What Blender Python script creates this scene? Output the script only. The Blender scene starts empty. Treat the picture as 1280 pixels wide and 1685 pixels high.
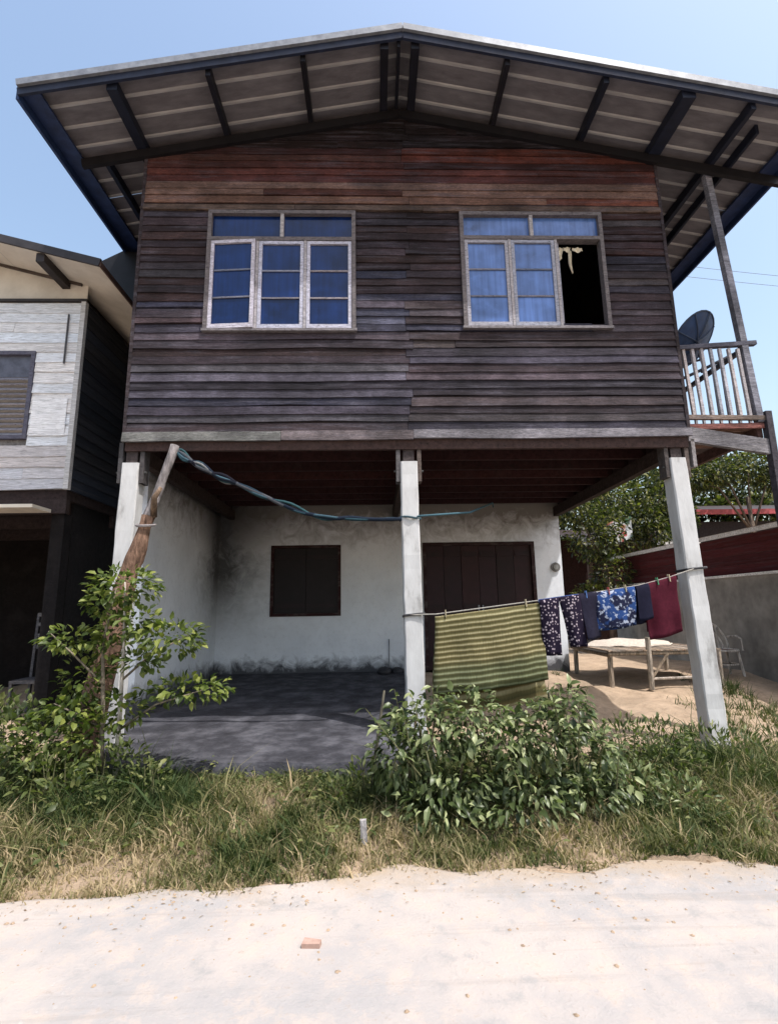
import bpy, math, random
import numpy as np
from mathutils import Vector, Matrix, Euler, noise as mnoise
random.seed(7); rng = np.random.default_rng(7)
S = bpy.context.scene
COL = S.collection
rad = math.radians

# ------------------------------------------------------------------ camera
def make_camera():
    p, y, r = rad(10.5), rad(1.7), rad(.93)
    fw = Vector((math.sin(y)*math.cos(p), math.cos(y)*math.cos(p), math.sin(p)))
    rt = Vector((math.cos(y), -math.sin(y), 0)); up = rt.cross(fw)
    rt2 = math.cos(r)*rt - math.sin(r)*up; up2 = math.sin(r)*rt + math.cos(r)*up
    m = Matrix((rt2, up2, -fw)).transposed().to_4x4()
    m.translation = Vector((0, -5.4, 1.3))
    cd = bpy.data.cameras.new('camera'); co = bpy.data.objects.new('camera', cd)
    COL.objects.link(co); co.matrix_world = m
    cd.sensor_fit = 'VERTICAL'; cd.sensor_height = 24; cd.lens = 24*848/1685
    cd.clip_start = .05; cd.clip_end = 2000
    S.camera = co
make_camera()

# ------------------------------------------------------------------ light
SUN_EL, SUN_AZ = 63, 50           # azimuth measured from the facade's outward normal towards +X
d = Vector((math.cos(rad(SUN_EL))*math.sin(rad(SUN_AZ)), -math.cos(rad(SUN_EL))*math.cos(rad(SUN_AZ)), math.sin(rad(SUN_EL))))
sl = bpy.data.lights.new('sun', 'SUN'); sl.energy = 3.0; sl.angle = rad(.53); sl.color = (1, .965, .93)
so = bpy.data.objects.new('sun', sl); COL.objects.link(so)
so.rotation_euler = (-d).to_track_quat('-Z', 'Y').to_euler()
W = bpy.data.worlds.new('World'); S.world = W; W.use_nodes = True
nt = W.node_tree; nt.nodes.clear()
sky = nt.nodes.new('ShaderNodeTexSky'); sky.sky_type = 'NISHITA'; sky.sun_disc = False
sky.sun_elevation = rad(SUN_EL); sky.sun_rotation = rad(180-SUN_AZ)
sky.air_density = 1.5; sky.dust_density = 3.6; sky.ozone_density = .5; sky.altitude = 0
bg = nt.nodes.new('ShaderNodeBackground'); bg.inputs[1].default_value = .15
wo = nt.nodes.new('ShaderNodeOutputWorld')
nt.links.new(sky.outputs[0], bg.inputs[0]); nt.links.new(bg.outputs[0], wo.inputs[0])
S.view_settings.view_transform = 'Standard'; S.view_settings.look = 'None'
S.view_settings.exposure = .8; S.view_settings.gamma = 1; S.view_settings.use_curve_mapping = False
S.render.engine = 'CYCLES'; S.cycles.max_bounces = 7; S.cycles.diffuse_bounces = 4; S.cycles.transmission_bounces = 4; S.cycles.glossy_bounces = 2

# ------------------------------------------------------------------ materials
MATS = {}
class NB:
    def __init__(s, name):
        s.m = bpy.data.materials.new(name); s.m.use_nodes = True; s.t = s.m.node_tree; s.t.nodes.clear()
        MATS[name] = s.m
    def n(s, typ, **kw):
        x = s.t.nodes.new('ShaderNode'+typ)
        for k, v in kw.items(): setattr(x, k, v)
        return x
    def l(s, a, b): s.t.links.new(a, b)
    def set(s, node, **kw):
        for k, v in kw.items(): node.inputs[k].default_value = v
    def coord(s, scale=(1, 1, 1), rand=True):
        tc = s.n('TexCoord'); mp = s.n('Mapping'); mp.inputs['Scale'].default_value = scale
        if rand:
            oi = s.n('ObjectInfo'); mu = s.n('Math', operation='MULTIPLY'); mu.inputs[1].default_value = 37.
            s.l(oi.outputs['Random'], mu.inputs[0]); cb = s.n('CombineXYZ')
            for i in range(3): s.l(mu.outputs[0], cb.inputs[i])
            ad = s.n('VectorMath', operation='ADD'); s.l(tc.outputs['Object'], ad.inputs[0]); s.l(cb.outputs[0], ad.inputs[1])
            s.l(ad.outputs[0], mp.inputs[0])
        else: s.l(tc.outputs['Object'], mp.inputs[0])
        return mp.outputs[0]
    def noise(s, co, scale, detail=5, rough=.6, dist=0):
        x = s.n('TexNoise'); s.l(co, x.inputs['Vector']); s.set(x, Scale=scale, Detail=detail, Roughness=rough, Distortion=dist)
        return x.outputs[0]
    def ramp(s, v, stops):
        x = s.n('ValToRGB'); s.l(v, x.inputs[0]); e = x.color_ramp.elements
        while len(e) < len(stops): e.new(.5)
        for el, (p, c) in zip(e, stops):
            el.position = p; el.color = (c, c, c, 1) if isinstance(c, (int, float)) else (*c, 1)
        return x.outputs[0]
    def mix(s, a, b, fac, mode='MIX'):
        x = s.n('MixRGB', blend_type=mode)
        for i, v in ((1, a), (2, b), (0, fac)):
            if hasattr(v, 'is_linked'): s.l(v, x.inputs[i])
            elif i == 0: x.inputs[0].default_value = v
            else: x.inputs[i].default_value = (*v, 1) if len(v) == 3 else v
        return x.outputs[0]
    def bsdf(s, col, rough=.8, bump=None, bstr=.3, bdist=.01, spec=.3, metal=0, **kw):
        b = s.n('BsdfPrincipled'); o = s.n('OutputMaterial')
        if hasattr(col, 'is_linked'): s.l(col, b.inputs['Base Color'])
        else: b.inputs['Base Color'].default_value = (*col, 1)
        if hasattr(rough, 'is_linked'): s.l(rough, b.inputs['Roughness'])
        else: b.inputs['Roughness'].default_value = rough
        b.inputs['Specular IOR Level'].default_value = spec; b.inputs['Metallic'].default_value = metal
        for k, v in kw.items(): b.inputs[k.replace('_', ' ')].default_value = v
        if bump is not None:
            bp = s.n('Bump'); bp.inputs['Strength'].default_value = bstr; bp.inputs['Distance'].default_value = bdist
            s.l(bump, bp.inputs['Height']); s.l(bp.outputs[0], b.inputs['Normal'])
        s.l(b.outputs[0], o.inputs[0]); return s.m

def wood_mat(name, stretch, weather=.5, rough=.85, wcol=(.2, .19, .2), stain=False):
    b = NB(name); co = b.coord(stretch)
    g = b.noise(co, 6, 8, .7, .4)
    oc = b.n('ObjectInfo').outputs['Color']
    c = b.mix(oc, b.ramp(g, ((.25, .35), (.5, .95), (.75, 1.5))), 1, 'MULTIPLY')
    co2 = b.coord(tuple(.35*k for k in stretch)); pn = b.noise(co2, 3.5, 4, .65)
    c = b.mix(c, wcol, b.ramp(pn, ((.5, 0), (.72, weather))))
    co3 = b.coord(tuple(1.3*k for k in stretch)); cr = b.noise(co3, 9, 3, .5)
    c = b.mix(c, (.012, .009, .008), b.ramp(cr, ((.28, .85), (.38, 0))))
    if stain:
        co4 = b.coord((.9, .9, 1.5), False); sn = b.noise(co4, 1.5, 8, .72)
        c = b.mix(c, b.ramp(sn, ((.3, .32), (.5, .85), (.68, 1.75))), 1, 'MULTIPLY')
        co5 = b.coord(tuple(k*q for k, q in zip(stretch, (2.2, 1, 1.6)))); fn = b.noise(co5, 11, 5, .7)
        c = b.mix(c, b.ramp(fn, ((.3, .5), (.5, 1.), (.7, 1.7))), 1, 'MULTIPLY')
    return b.bsdf(c, rough, g, .8, .012, .2)
wood_mat('siding_wood', (1.3, 9, 20), .6, wcol=(.085, .08, .10), stain=True)
wood_mat('side_siding_wood', (10, 1.1, 22), .45, wcol=(.07, .065, .072))
wood_mat('beam_wood', (3, 3, 3), .12, wcol=(.07, .06, .06))
wood_mat('painted_wood', (3, 8, 8), .35, .6, (.22, .2, .19))
wood_mat('white_siding', (1.0, 10, 18), .35, .75, (.34, .34, .37))

def plaster():
    b = NB('whitewashed_plaster'); co = b.coord((1, 1, 1), False)
    tc = b.n('TexCoord'); sx = b.n('SeparateXYZ'); b.l(tc.outputs['Object'], sx.inputs[0])
    n1 = b.noise(co, 1.3, 7, .65); n2 = b.noise(co, 14, 6, .7); n3 = b.noise(co, 4, 6, .7, 1.)
    c = b.mix((.76, .79, .84), (.66, .69, .74), b.ramp(n1, ((.4, 0), (.65, 1))))
    c = b.mix(c, (.50, .51, .53), b.ramp(n2, ((.52, 0), (.78, .5))))
    def band(socket, a, bb, amt, scale=.9, ns=n3):   # map range perturbed by noise
        ad = b.n('Math', operation='MULTIPLY_ADD'); b.l(ns, ad.inputs[0]); ad.inputs[1].default_value = scale; b.l(socket, ad.inputs[2])
        mr = b.n('MapRange'); b.l(ad.outputs[0], mr.inputs[0]); mr.inputs[1].default_value = a; mr.inputs[2].default_value = bb
        mr.inputs[3].default_value = 0; mr.inputs[4].default_value = amt; return mr.outputs[0]
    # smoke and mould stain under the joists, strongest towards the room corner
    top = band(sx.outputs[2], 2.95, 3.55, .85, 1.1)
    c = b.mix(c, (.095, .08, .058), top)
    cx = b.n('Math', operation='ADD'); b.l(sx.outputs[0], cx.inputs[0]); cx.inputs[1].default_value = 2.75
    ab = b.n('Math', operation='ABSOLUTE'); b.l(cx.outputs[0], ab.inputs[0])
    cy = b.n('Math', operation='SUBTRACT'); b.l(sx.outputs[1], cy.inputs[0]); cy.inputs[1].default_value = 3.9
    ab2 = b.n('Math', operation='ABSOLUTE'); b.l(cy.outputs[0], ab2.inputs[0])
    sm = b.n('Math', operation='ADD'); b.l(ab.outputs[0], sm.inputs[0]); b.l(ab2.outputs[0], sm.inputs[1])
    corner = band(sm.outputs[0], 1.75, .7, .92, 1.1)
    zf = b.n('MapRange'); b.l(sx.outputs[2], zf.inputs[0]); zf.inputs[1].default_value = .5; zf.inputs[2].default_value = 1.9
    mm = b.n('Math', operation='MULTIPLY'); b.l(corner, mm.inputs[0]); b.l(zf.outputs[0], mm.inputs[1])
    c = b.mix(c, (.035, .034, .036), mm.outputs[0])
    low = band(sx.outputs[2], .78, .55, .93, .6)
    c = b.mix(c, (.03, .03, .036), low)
    b.bsdf(c, .9, n2, .35, .01, .2)
plaster()

def simple(name, stops, scale, stretch=(1, 1, 1), rough=.85, bstr=.3, bdist=.01, detail=6, spec=.3, rand=True, tint=False, metal=0, dist=0):
    b = NB(name); co = b.coord(stretch, rand); n = b.noise(co, scale, detail, .65, dist)
    c = b.ramp(n, stops)
    if tint: c = b.mix(b.n('ObjectInfo').outputs['Color'], c, 1, 'MULTIPLY')
    b.bsdf(c, rough, n, bstr, bdist, spec, metal)
simple('white_concrete', ((.3, (.26, .255, .25)), (.44, (.46, .46, .46)), (.7, (.55, .555, .56))), 6, (1, 1, .35), .9, .5, .015)
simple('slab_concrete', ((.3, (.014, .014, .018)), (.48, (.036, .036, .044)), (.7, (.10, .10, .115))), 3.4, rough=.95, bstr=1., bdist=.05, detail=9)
simple('grey_render', ((.3, (.14, .13, .125)), (.55, (.25, .24, .225)), (.75, (.34, .33, .31))), 2.5, (1, 1, 1), .92, .3, .02, 8)
simple('sheet_metal', ((.3, (.09, .084, .094)), (.55, (.135, .127, .14)), (.75, (.175, .168, .182))), 5, (.6, 2, 1), .6, .15, .004)
simple('rib_metal', ((.3, (.24, .235, .24)), (.7, (.36, .355, .36))), 6, (.5, 3, 1), .5, .1, .004)
simple('flashing_metal', ((.3, (.13, .14, .165)), (.7, (.26, .28, .31))), 9, rough=.45, bstr=.2, bdist=.004, metal=.25)
simple('dark_paint', ((.3, (.55, .55, .55)), (.7, (1.2, 1.2, 1.2))), 8, rough=.55, bstr=.15, bdist=.004, tint=True)
simple('cloth', ((.3, (.75, .75, .75)), (.7, (1.15, 1.15, 1.15))), 30, rough=.95, bstr=.2, bdist=.003, tint=True, spec=.1)
simple('bark', ((.3, (.3, .3, .3)), (.5, (.95, .95, .95)), (.7, (1.6, 1.6, 1.6))), 9, (3, 3, .8), .95, 1., .03, tint=True, spec=.1)
simple('soffit_sheet', ((.3, (.50, .46, .40)), (.7, (.66, .62, .55))), 3, (1, 1, 1), .8, .1, .004)
simple('red_brick', ((.3, (.30, .19, .15)), (.7, (.42, .29, .24))), 20, rough=.95)

def glass(name, c, rough):
    b = NB(name); co = b.coord(); n = b.noise(co, 1.6, 3)
    dirt = b.noise(co, 9, 6, .7)
    k = b.mix(tuple(.7*x for x in c), tuple(1.7*x for x in c), b.ramp(n, ((.35, 0), (.65, 1))))
    cf = b.noise(b.coord((16, 1, .8)), 1.5, 3, .55); k = b.mix(k, b.ramp(cf, ((.32, .8), (.5, 1.), (.7, 1.2))), 1, 'MULTIPLY')
    k = b.mix(k, tuple(2.5*x for x in c), b.ramp(dirt, ((.5, 0), (.8, .35))))
    b.bsdf(k, rough, n, .3, .03, .35)
glass('blue_glass', (.003, .013, .062), .15)
glass('frosted_blue_glass', (.055, .105, .26), .25)

def road_mat():
    b = NB('road_concrete'); co = b.coord((1, 1, 1), False)
    n1 = b.noise(co, 1.1, 5, .6); n2 = b.noise(co, 6, 7, .7); n3 = b.noise(co, 70, 4, .7)
    c = b.mix((.39, .35, .325), (.315, .30, .295), b.ramp(n1, ((.42, 0), (.58, 1))))
    c = b.mix(c, (.43, .365, .32), b.ramp(n2, ((.5, 0), (.66, .9))))
    tr = b.noise(b.coord((.25, 5, 1), False), 1.6, 6, .65, .6)
    c = b.mix(c, (.25, .225, .205), b.ramp(tr, ((.55, 0), (.72, .55))))
    n4 = b.noise(co, 24, 6, .75); c = b.mix(c, (.22, .195, .175), b.ramp(n4, ((.58, 0), (.72, .5)))); c = b.mix(c, (.48, .45, .42), b.ramp(n4, ((.28, .5), (.4, 0))))
    c = b.mix(c, (.25, .25, .25), b.ramp(n2, ((.3, .7), (.45, 0))))
    c = b.mix(c, (.16, .15, .145), b.ramp(n3, ((.66, 0), (.78, .6))))
    # blown soil along the verge side
    tc = b.n('TexCoord'); sx = b.n('SeparateXYZ'); b.l(tc.outputs['Object'], sx.inputs[0])
    ad = b.n('Math', operation='MULTIPLY_ADD'); b.l(b.noise(co, 3.2, 8, .75), ad.inputs[0]); ad.inputs[1].default_value = .8; b.l(sx.outputs[1], ad.inputs[2])
    mr = b.n('MapRange'); b.l(ad.outputs[0], mr.inputs[0]); mr.inputs[1].default_value = -1.98; mr.inputs[2].default_value = -1.66; mr.inputs[4].default_value = .85
    c = b.mix(c, (.33, .26, .19), mr.outputs[0])
    hb = b.mix(n3, n4, .6)
    b.bsdf(c, .92, hb, .6, .012, .2)
road_mat()
def ground_mat():
    b = NB('earth'); co = b.coord((1, 1, 1), False)
    n1 = b.noise(co, 1.4, 6, .65); n2 = b.noise(co, 9, 7, .7); n3 = b.noise(co, 45, 4, .7)
    c = b.mix((.42, .315, .225), (.32, .24, .17), b.ramp(n1, ((.4, 0), (.6, 1))))
    c = b.mix(c, (.22, .165, .115), b.ramp(n2, ((.48, 0), (.7, .8))))
    c = b.mix(c, (.50, .40, .30), b.ramp(n3, ((.55, 0), (.75, .7))))
    tc = b.n('TexCoord'); sx = b.n('SeparateXYZ'); b.l(tc.outputs['Object'], sx.inputs[0])
    ad = b.n('Math', operation='MULTIPLY_ADD'); b.l(b.noise(co, 2.4, 7, .7), ad.inputs[0]); ad.inputs[1].default_value = .9; b.l(sx.outputs[1], ad.inputs[2])
    lo = b.n('MapRange'); b.l(ad.outputs[0], lo.inputs[0]); lo.inputs[1].default_value = -1.75; lo.inputs[2].default_value = -1.35
    hi = b.n('MapRange'); b.l(ad.outputs[0], hi.inputs[0]); hi.inputs[1].default_value = .5; hi.inputs[2].default_value = -.1
    mu = b.n('Math', operation='MULTIPLY'); b.l(lo.outputs[0], mu.inputs[0]); b.l(hi.outputs[0], mu.inputs[1])
    c = b.mix(c, b.mix(c, (.42, .42, .40), 1, 'MULTIPLY'), mu.outputs[0])
    b.bsdf(c, .95, n2, .8, .04, .15)
ground_mat()

def leaf_mat(name, c1, c2, c3, tl=.3, rough=.45):
    b = NB(name); at = b.n('Attribute', attribute_name='tone'); oi = b.n('ObjectInfo')
    ad = b.n('Math', operation='ADD'); b.l(at.outputs['Fac'], ad.inputs[0]); b.l(oi.outputs['Random'], ad.inputs[1])
    fr = b.n('Math', operation='FRACT'); b.l(ad.outputs[0], fr.inputs[0])
    c = b.ramp(fr.outputs[0], ((0, c1), (.55, c2), (1, c3)))
    p = b.n('BsdfPrincipled'); b.l(c, p.inputs['Base Color']); p.inputs['Roughness'].default_value = rough; p.inputs['Specular IOR Level'].default_value = .3
    t = b.n('BsdfTranslucent'); b.l(b.mix(c, (1.0, 1.35, .5), 1, 'MULTIPLY'), t.inputs[0])
    mx = b.n('MixShader'); mx.inputs[0].default_value = tl; b.l(p.outputs[0], mx.inputs[1]); b.l(t.outputs[0], mx.inputs[2])
    o = b.n('OutputMaterial'); b.l(mx.outputs[0], o.inputs[0])
leaf_mat('sapling_leaf', (.035, .055, .015), (.10, .135, .03), (.25, .27, .07))
leaf_mat('bush_leaf', (.022, .034, .012), (.09, .12, .045), (.32, .35, .18), .22, .36)
leaf_mat('tree_leaf', (.018, .025, .012), (.045, .055, .02), (.20, .19, .045))
leaf_mat('weed_leaf', (.035, .052, .018), (.085, .108, .034), (.21, .215, .085))
leaf_mat('grass_blade', (.034, .058, .016), (.135, .135, .05), (.38, .29, .18), .25, .7)

# ------------------------------------------------------------------ builders
class MB:
    """collects shapes; build() links them as one mesh object"""
    def __init__(s): s.v = []; s.f = []; s.mi = []; s.cur = 0
    def add(s, vs, fs):
        o = len(s.v); s.v += [tuple(v) for v in vs]; s.f += [tuple(i+o for i in f) for f in fs]; s.mi += [s.cur]*len(fs); return s
    def box(s, x0, x1, y0, y1, z0, z1):
        return s.add([(x, y, z) for z in (z0, z1) for x, y in ((x0, y0), (x1, y0), (x1, y1), (x0, y1))],
                     [(3, 2, 1, 0), (4, 5, 6, 7), (0, 1, 5, 4), (1, 2, 6, 5), (2, 3, 7, 6), (3, 0, 4, 7)])
    def bar(s, a, b, w, h, upv=(0, 0, 1), w2=None, h2=None):
        a, b = Vector(a), Vector(b); t = (b-a).normalized(); r = t.cross(Vector(upv))
        if r.length < 1e-4: r = t.cross(Vector((0, 1, 0)))
        r.normalize(); u = r.cross(t)
        vs = []
        for p, ww, hh in ((a, w, h), (b, w2 or w, h2 or h)):
            for i, j in ((-1, -1), (1, -1), (1, 1), (-1, 1)): vs.append(p + r*(i*ww/2) + u*(j*hh/2))
        return s.add(vs, [(0, 1, 2, 3), (7, 6, 5, 4), (0, 4, 5, 1), (1, 5, 6, 2), (2, 6, 7, 3), (3, 7, 4, 0)])
    def tube(s, pts, r, n=8, cap=True):
        pts = [Vector(p) for p in pts]; k = len(pts); rs = r if isinstance(r, (list, tuple)) else [r]*k
        vs = []; ref = Vector((.13, .37, .92))
        for i, p in enumerate(pts):
            t = (pts[min(i+1, k-1)]-pts[max(i-1, 0)]).normalized()
            a = t.cross(ref)
            if a.length < .05: a = t.cross(Vector((1, 0, 0)))
            a.normalize(); b = t.cross(a)
            for j in range(n):
                q = 2*math.pi*j/n; vs.append(p + (a*math.cos(q)+b*math.sin(q))*rs[i])
        fs = [(i*n+j, i*n+(j+1) % n, (i+1)*n+(j+1) % n, (i+1)*n+j) for i in range(k-1) for j in range(n)]
        if cap: fs += [tuple(range(n-1, -1, -1)), tuple((k-1)*n+j for j in range(n))]
        return s.add(vs, fs)
    def grid(s, fn, nu, nv):
        vs = [fn(i/nu, j/nv) for j in range(nv+1) for i in range(nu+1)]
        w = nu+1
        return s.add(vs, [(j*w+i, j*w+i+1, (j+1)*w+i+1, (j+1)*w+i) for j in range(nv) for i in range(nu)])
    def build(s, name, mat, parent=None, color=None, smooth=False):
        me = bpy.data.meshes.new(name); me.from_pydata([tuple(v) for v in s.v], [], s.f)
        for m in (mat if isinstance(mat, (list, tuple)) else [mat]): me.materials.append(MATS[m])
        me.polygons.foreach_set('material_index', s.mi)
        if smooth: me.polygons.foreach_set('use_smooth', [True]*len(s.f))
        me.update()
        return link(name, me, parent, color)
def link(name, me, parent=None, color=None):
    o = bpy.data.objects.new(name, me); COL.objects.link(o)
    if color: o.color = (*color, 1)
    if parent is not None: attach(o, parent)
    return o
def attach(o, parent):
    o.parent = parent
    if parent.type == 'EMPTY': o.matrix_parent_inverse = Matrix.Translation(-parent.location)
def tag(o, label=None, cat=None, group=None, kind=None):
    for k, v in (('label', label), ('category', cat), ('group', group), ('kind', kind)):
        if v: o[k] = v
    return o
def thing(name, loc, label, cat, group=None):
    o = bpy.data.objects.new(name, None); COL.objects.link(o); o.location = loc; o.empty_display_size = .2
    return tag(o, label, cat, group)
def jit(c, a=.15):
    k = 1+random.uniform(-a, a); w = random.uniform(-.1, .1)*a/.2; return (max(.003, c[0]*k*(1+w)), max(.003, c[1]*k), max(.003, c[2]*k*(1-w)))
def lerp(a, b, t): return a+(b-a)*t

# ------------------------------------------------------------------ ground, road, slab
def sstep(a, b, x):
    t = np.clip((x-a)/(b-a), 0, 1); return t*t*(3-2*t)
def ground_z(x, y):
    x = np.asarray(x, float); y = np.asarray(y, float)
    z = -.21 + .10*sstep(-2.3, -.7, y) + .26*sstep(.2, 4., y)
    b = .022*np.sin(3.1*x+1.7*y)+.018*np.sin(5.3*x-4.1*y+1)+.012*np.sin(9*x+7.7*y)
    return z + b*sstep(-2.5, -1.7, y)*(1-.6*sstep(3, 6, y))
def build_ground():
    xs = np.concatenate([np.array([-250, -120, -60, -30, -18, -12]), np.arange(-9, 9.01, .12), np.array([12, 18, 30, 60, 120, 250])])
    ys = np.concatenate([np.array([-60, -30, -15, -9]), np.arange(-6, 7, .12), np.array([9, 13, 20, 35, 60, 120, 250])])
    X, Y = np.meshgrid(xs, ys); Z = ground_z(X, Y)
    n = len(xs); v = np.stack([X, Y, Z], -1).reshape(-1, 3)
    f = [(j*n+i, j*n+i+1, (j+1)*n+i+1, (j+1)*n+i) for j in range(len(ys)-1) for i in range(n-1)]
    me = bpy.data.meshes.new('ground'); me.from_pydata(v.tolist(), [], f); me.materials.append(MATS['earth'])
    me.polygons.foreach_set('use_smooth', [True]*len(f))
    tag(link('ground', me), kind='structure')
build_ground()
def road_edge(x):
    return -2.12 + .07*math.sin(1.1*x+.4) + .045*math.sin(3.7*x+1) + .03*math.sin(9.3*x) + .09*(mnoise.noise((x*2.3, 1.7, 0))) + (-.12 if x < -1 else 0)*min(1, (-1-x))
def build_road():
    m = MB(); xs = [-200, -60, -20, -8]+list(np.arange(-5, 5.01, .05))+[8, 20, 60, 200]
    vs = []; 
    for x in xs: vs += [(x, -7.2, -.19), (x, road_edge(x)-.06, -.19), (x, road_edge(x)+.03, -.222)]
    fs = []
    for i in range(len(xs)-1):
        a, b = 3*i, 3*i+3; fs += [(a, b, b+1, a+1), (a+1, b+1, b+2, a+2)]
    m.add(vs, fs); tag(m.build('road', 'road_concrete'), kind='structure')
build_road()
def build_slab():
    m = MB()
    def fn(u, v):
        x = lerp(-2.78, .52, u); e = -.66+.05*math.sin(4*x)+.04*mnoise.noise((x*3, 0, 5))
        y = lerp(e, 3.99, v); z = .012 + .19*v**.8 + .012*mnoise.noise((x*1.5, y*1.5, 2))
        return (x, y, z)
    m.grid(fn, 44, 40)
    vs = []; n = 44
    for i in range(n+1):
        p = fn(i/n, 0); vs += [p, (p[0], p[1]-.015, p[2]-.03), (p[0], p[1]-.02, -.2)]
    m.add(vs, [(3*i+k+1, 3*i+k+4, 3*i+k+3, 3*i+k) for i in range(n) for k in (0, 1)])
    m.add([fn(1, j/10) for j in range(11)]+[(fn(1, j/10)[0], fn(1, j/10)[1], -.2) for j in range(11)], [(j, j+11, j+12, j+1) for j in range(10)])
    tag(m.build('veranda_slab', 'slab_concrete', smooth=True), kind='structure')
build_slab()

# ------------------------------------------------------------------ main house
XL, XR, RX = -2.67, 3.5, .37
def roof_z(x): return 7.47 - .2*abs(x-RX)
house = thing('wooden_house', (.4, 0, 0), 'two-storey house of weathered dark planks raised on white concrete posts', 'house')
WIN = [(-1.90, -.18, 4.41, 5.93), (1.05, 2.76, 4.44, 5.93)]

def plank_mesh(m, xa, xb, z0, z1, y, nseg, cut=None, seed=0, axis='x', sgn=-1):
    """one lapped board: bottom edge stands proud, wavy worn lower edge"""
    vs = []; k = nseg
    for i in range(k+1):
        x = lerp(xa, xb, i/k)
        w = .018*mnoise.noise((x*.9, seed*3.3, 0))+.006*mnoise.noise((x*7, seed*3.3, 2)); w2 = .009*mnoise.noise((x*3, seed*1.3, 4))
        zt = z1
        if cut: zt = min(z1, cut(x))
        zb = min(z0+w, zt-.002)
        prof = [(y+.02*(-sgn), zb), (y+sgn*(.014+abs(w2)), zb), (y+sgn*.002, zt), (y+.02*(-sgn), zt)]
        for py, pz in prof: vs.append((x, py, pz) if axis == 'x' else (py, x, pz))
    fs = []
    for i in range(k):
        a, b = 4*i, 4*i+4
        fs += [(a, b, b+1, a+1), (a+1, b+1, b+2, a+2), (a+2, b+2, b+3, a+3)]
    fs += [(0, 1, 2, 3), (4*k+3, 4*k+2, 4*k+1, 4*k)]
    m.add(vs, fs); return m

def plank_color(z):
    if z > 6.78: return jit((.012, .007, .008), .3)  # grimy gable boards, the shade under the eave also put into this near-black
    if z > 6.02:
        c = random.choice([(.060, .019, .016), (.078, .025, .020), (.046, .016, .015), (.088, .034, .026)])
        return jit(c, .3)
    if z > 5.2: c = random.choice([(.022, .015, .018), (.028, .016, .018), (.020, .016, .022), (.036, .025, .029)])
    else: c = random.choice([(.038, .033, .046), (.046, .040, .056), (.030, .025, .034), (.060, .054, .071), (.038, .027, .033)])
    return jit(c, .38)

def front_wall():
    # backing sheet behind the planks with the window openings left out
    m = MB(); xs = sorted({XL, XR, *[w[i] for w in WIN for i in (0, 1)]}); 
    zs = [3.2, 4.41, 5.93, 6.6]
    for i in range(len(xs)-1):
        for j in range(3):
            if j == 1 and any(abs(xs[i]-w[0]) < 1e-6 for w in WIN): continue
            m.box(xs[i], xs[i+1], .025, .055, zs[j], zs[j+1])
    m.add([(XL, .03, 6.6), (XR, .03, 6.6), (XR, .03, roof_z(XR)-.1), (RX, .03, roof_z(RX)-.1), (XL, .03, roof_z(XL)-.1)], [(0, 1, 2, 3, 4)])
    fw = m.build('front_wall', 'beam_wood', house, (.04, .03, .028))
    H = .098; z = 3.21; r = 0
    while z < 7.3:
        z0, z1 = z, z+H*1.04
        spans = [(XL, XR)]
        for w in WIN:
            if z0+H*.5 > w[2] and z0 + H*.5 < w[3]:
                spans = [q for a, b in spans for q in ([(a, w[0]), (w[1], b)] if a < w[0] and b > w[1] else [(a, b)])]
        if z1 > roof_z(XL)-.1:
            half = (roof_z(RX)-.1-z0-.03)/.2
            spans = [(max(a, RX-half), min(b, RX+half)) for a, b in spans]
        for a, b in spans:
            if b-a < .05: continue
            cuts = [a]
            joint = [.42+random.uniform(-.05, .05)] if random.random() < .7 else []
            if random.random() < .5: joint.append(random.choice([-1.2, -.4, 1.15, 1.9, 2.3, -1.9])+random.uniform(-.25, .25))
            for c in sorted(joint):
                if c-cuts[-1] > .35 and b-c > .35: cuts.append(c)
            cuts.append(b)
            for i in range(len(cuts)-1):
                m = MB(); q = random.uniform(-.009, .009)
                xa, xb = cuts[i]+.002, cuts[i+1]-.002
                plank_mesh(m, xa, xb, z0+q, z1+q, random.uniform(-.006, .005), 9, (lambda x: roof_z(x)-.09) if z1 > 6.6 else None, r*7+i)
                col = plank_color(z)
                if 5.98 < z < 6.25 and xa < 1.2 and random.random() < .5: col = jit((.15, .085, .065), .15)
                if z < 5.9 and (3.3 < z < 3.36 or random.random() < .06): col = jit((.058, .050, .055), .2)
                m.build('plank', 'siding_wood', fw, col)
        z += H; r += 1
    # lighter skirt boards along the bottom edge and the strip above the windows
    for a, b, c, zz in ((XL-.03, -1.0, (.12, .12, .115), 3.10), (-.996, .44, (.12, .10, .105), 3.105), (.444, 3.54, (.16, .15, .165), 3.112)):
        m = MB(); plank_mesh(m, a, b, zz, zz+.105, -.018, 8, None, 77+a); m.build('skirt_board', 'siding_wood', fw, c)
    for a, b in ((XL, -.9), (-.896, .62), (.624, XR)):
        m = MB(); plank_mesh(m, a, b, 5.945, 6.02, -.02, 6, None, 99+a); m.build('head_board', 'siding_wood', fw, jit((.095, .062, .048), .15))
    # corner boards
    for x in (XL-.012, XR+.012):
        MB().box(x-.018, x+.018, -.018, .03, 3.2, roof_z(x)-.08).build('corner_board', 'siding_wood', fw, (.035, .026, .029))
front_wall()

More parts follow.
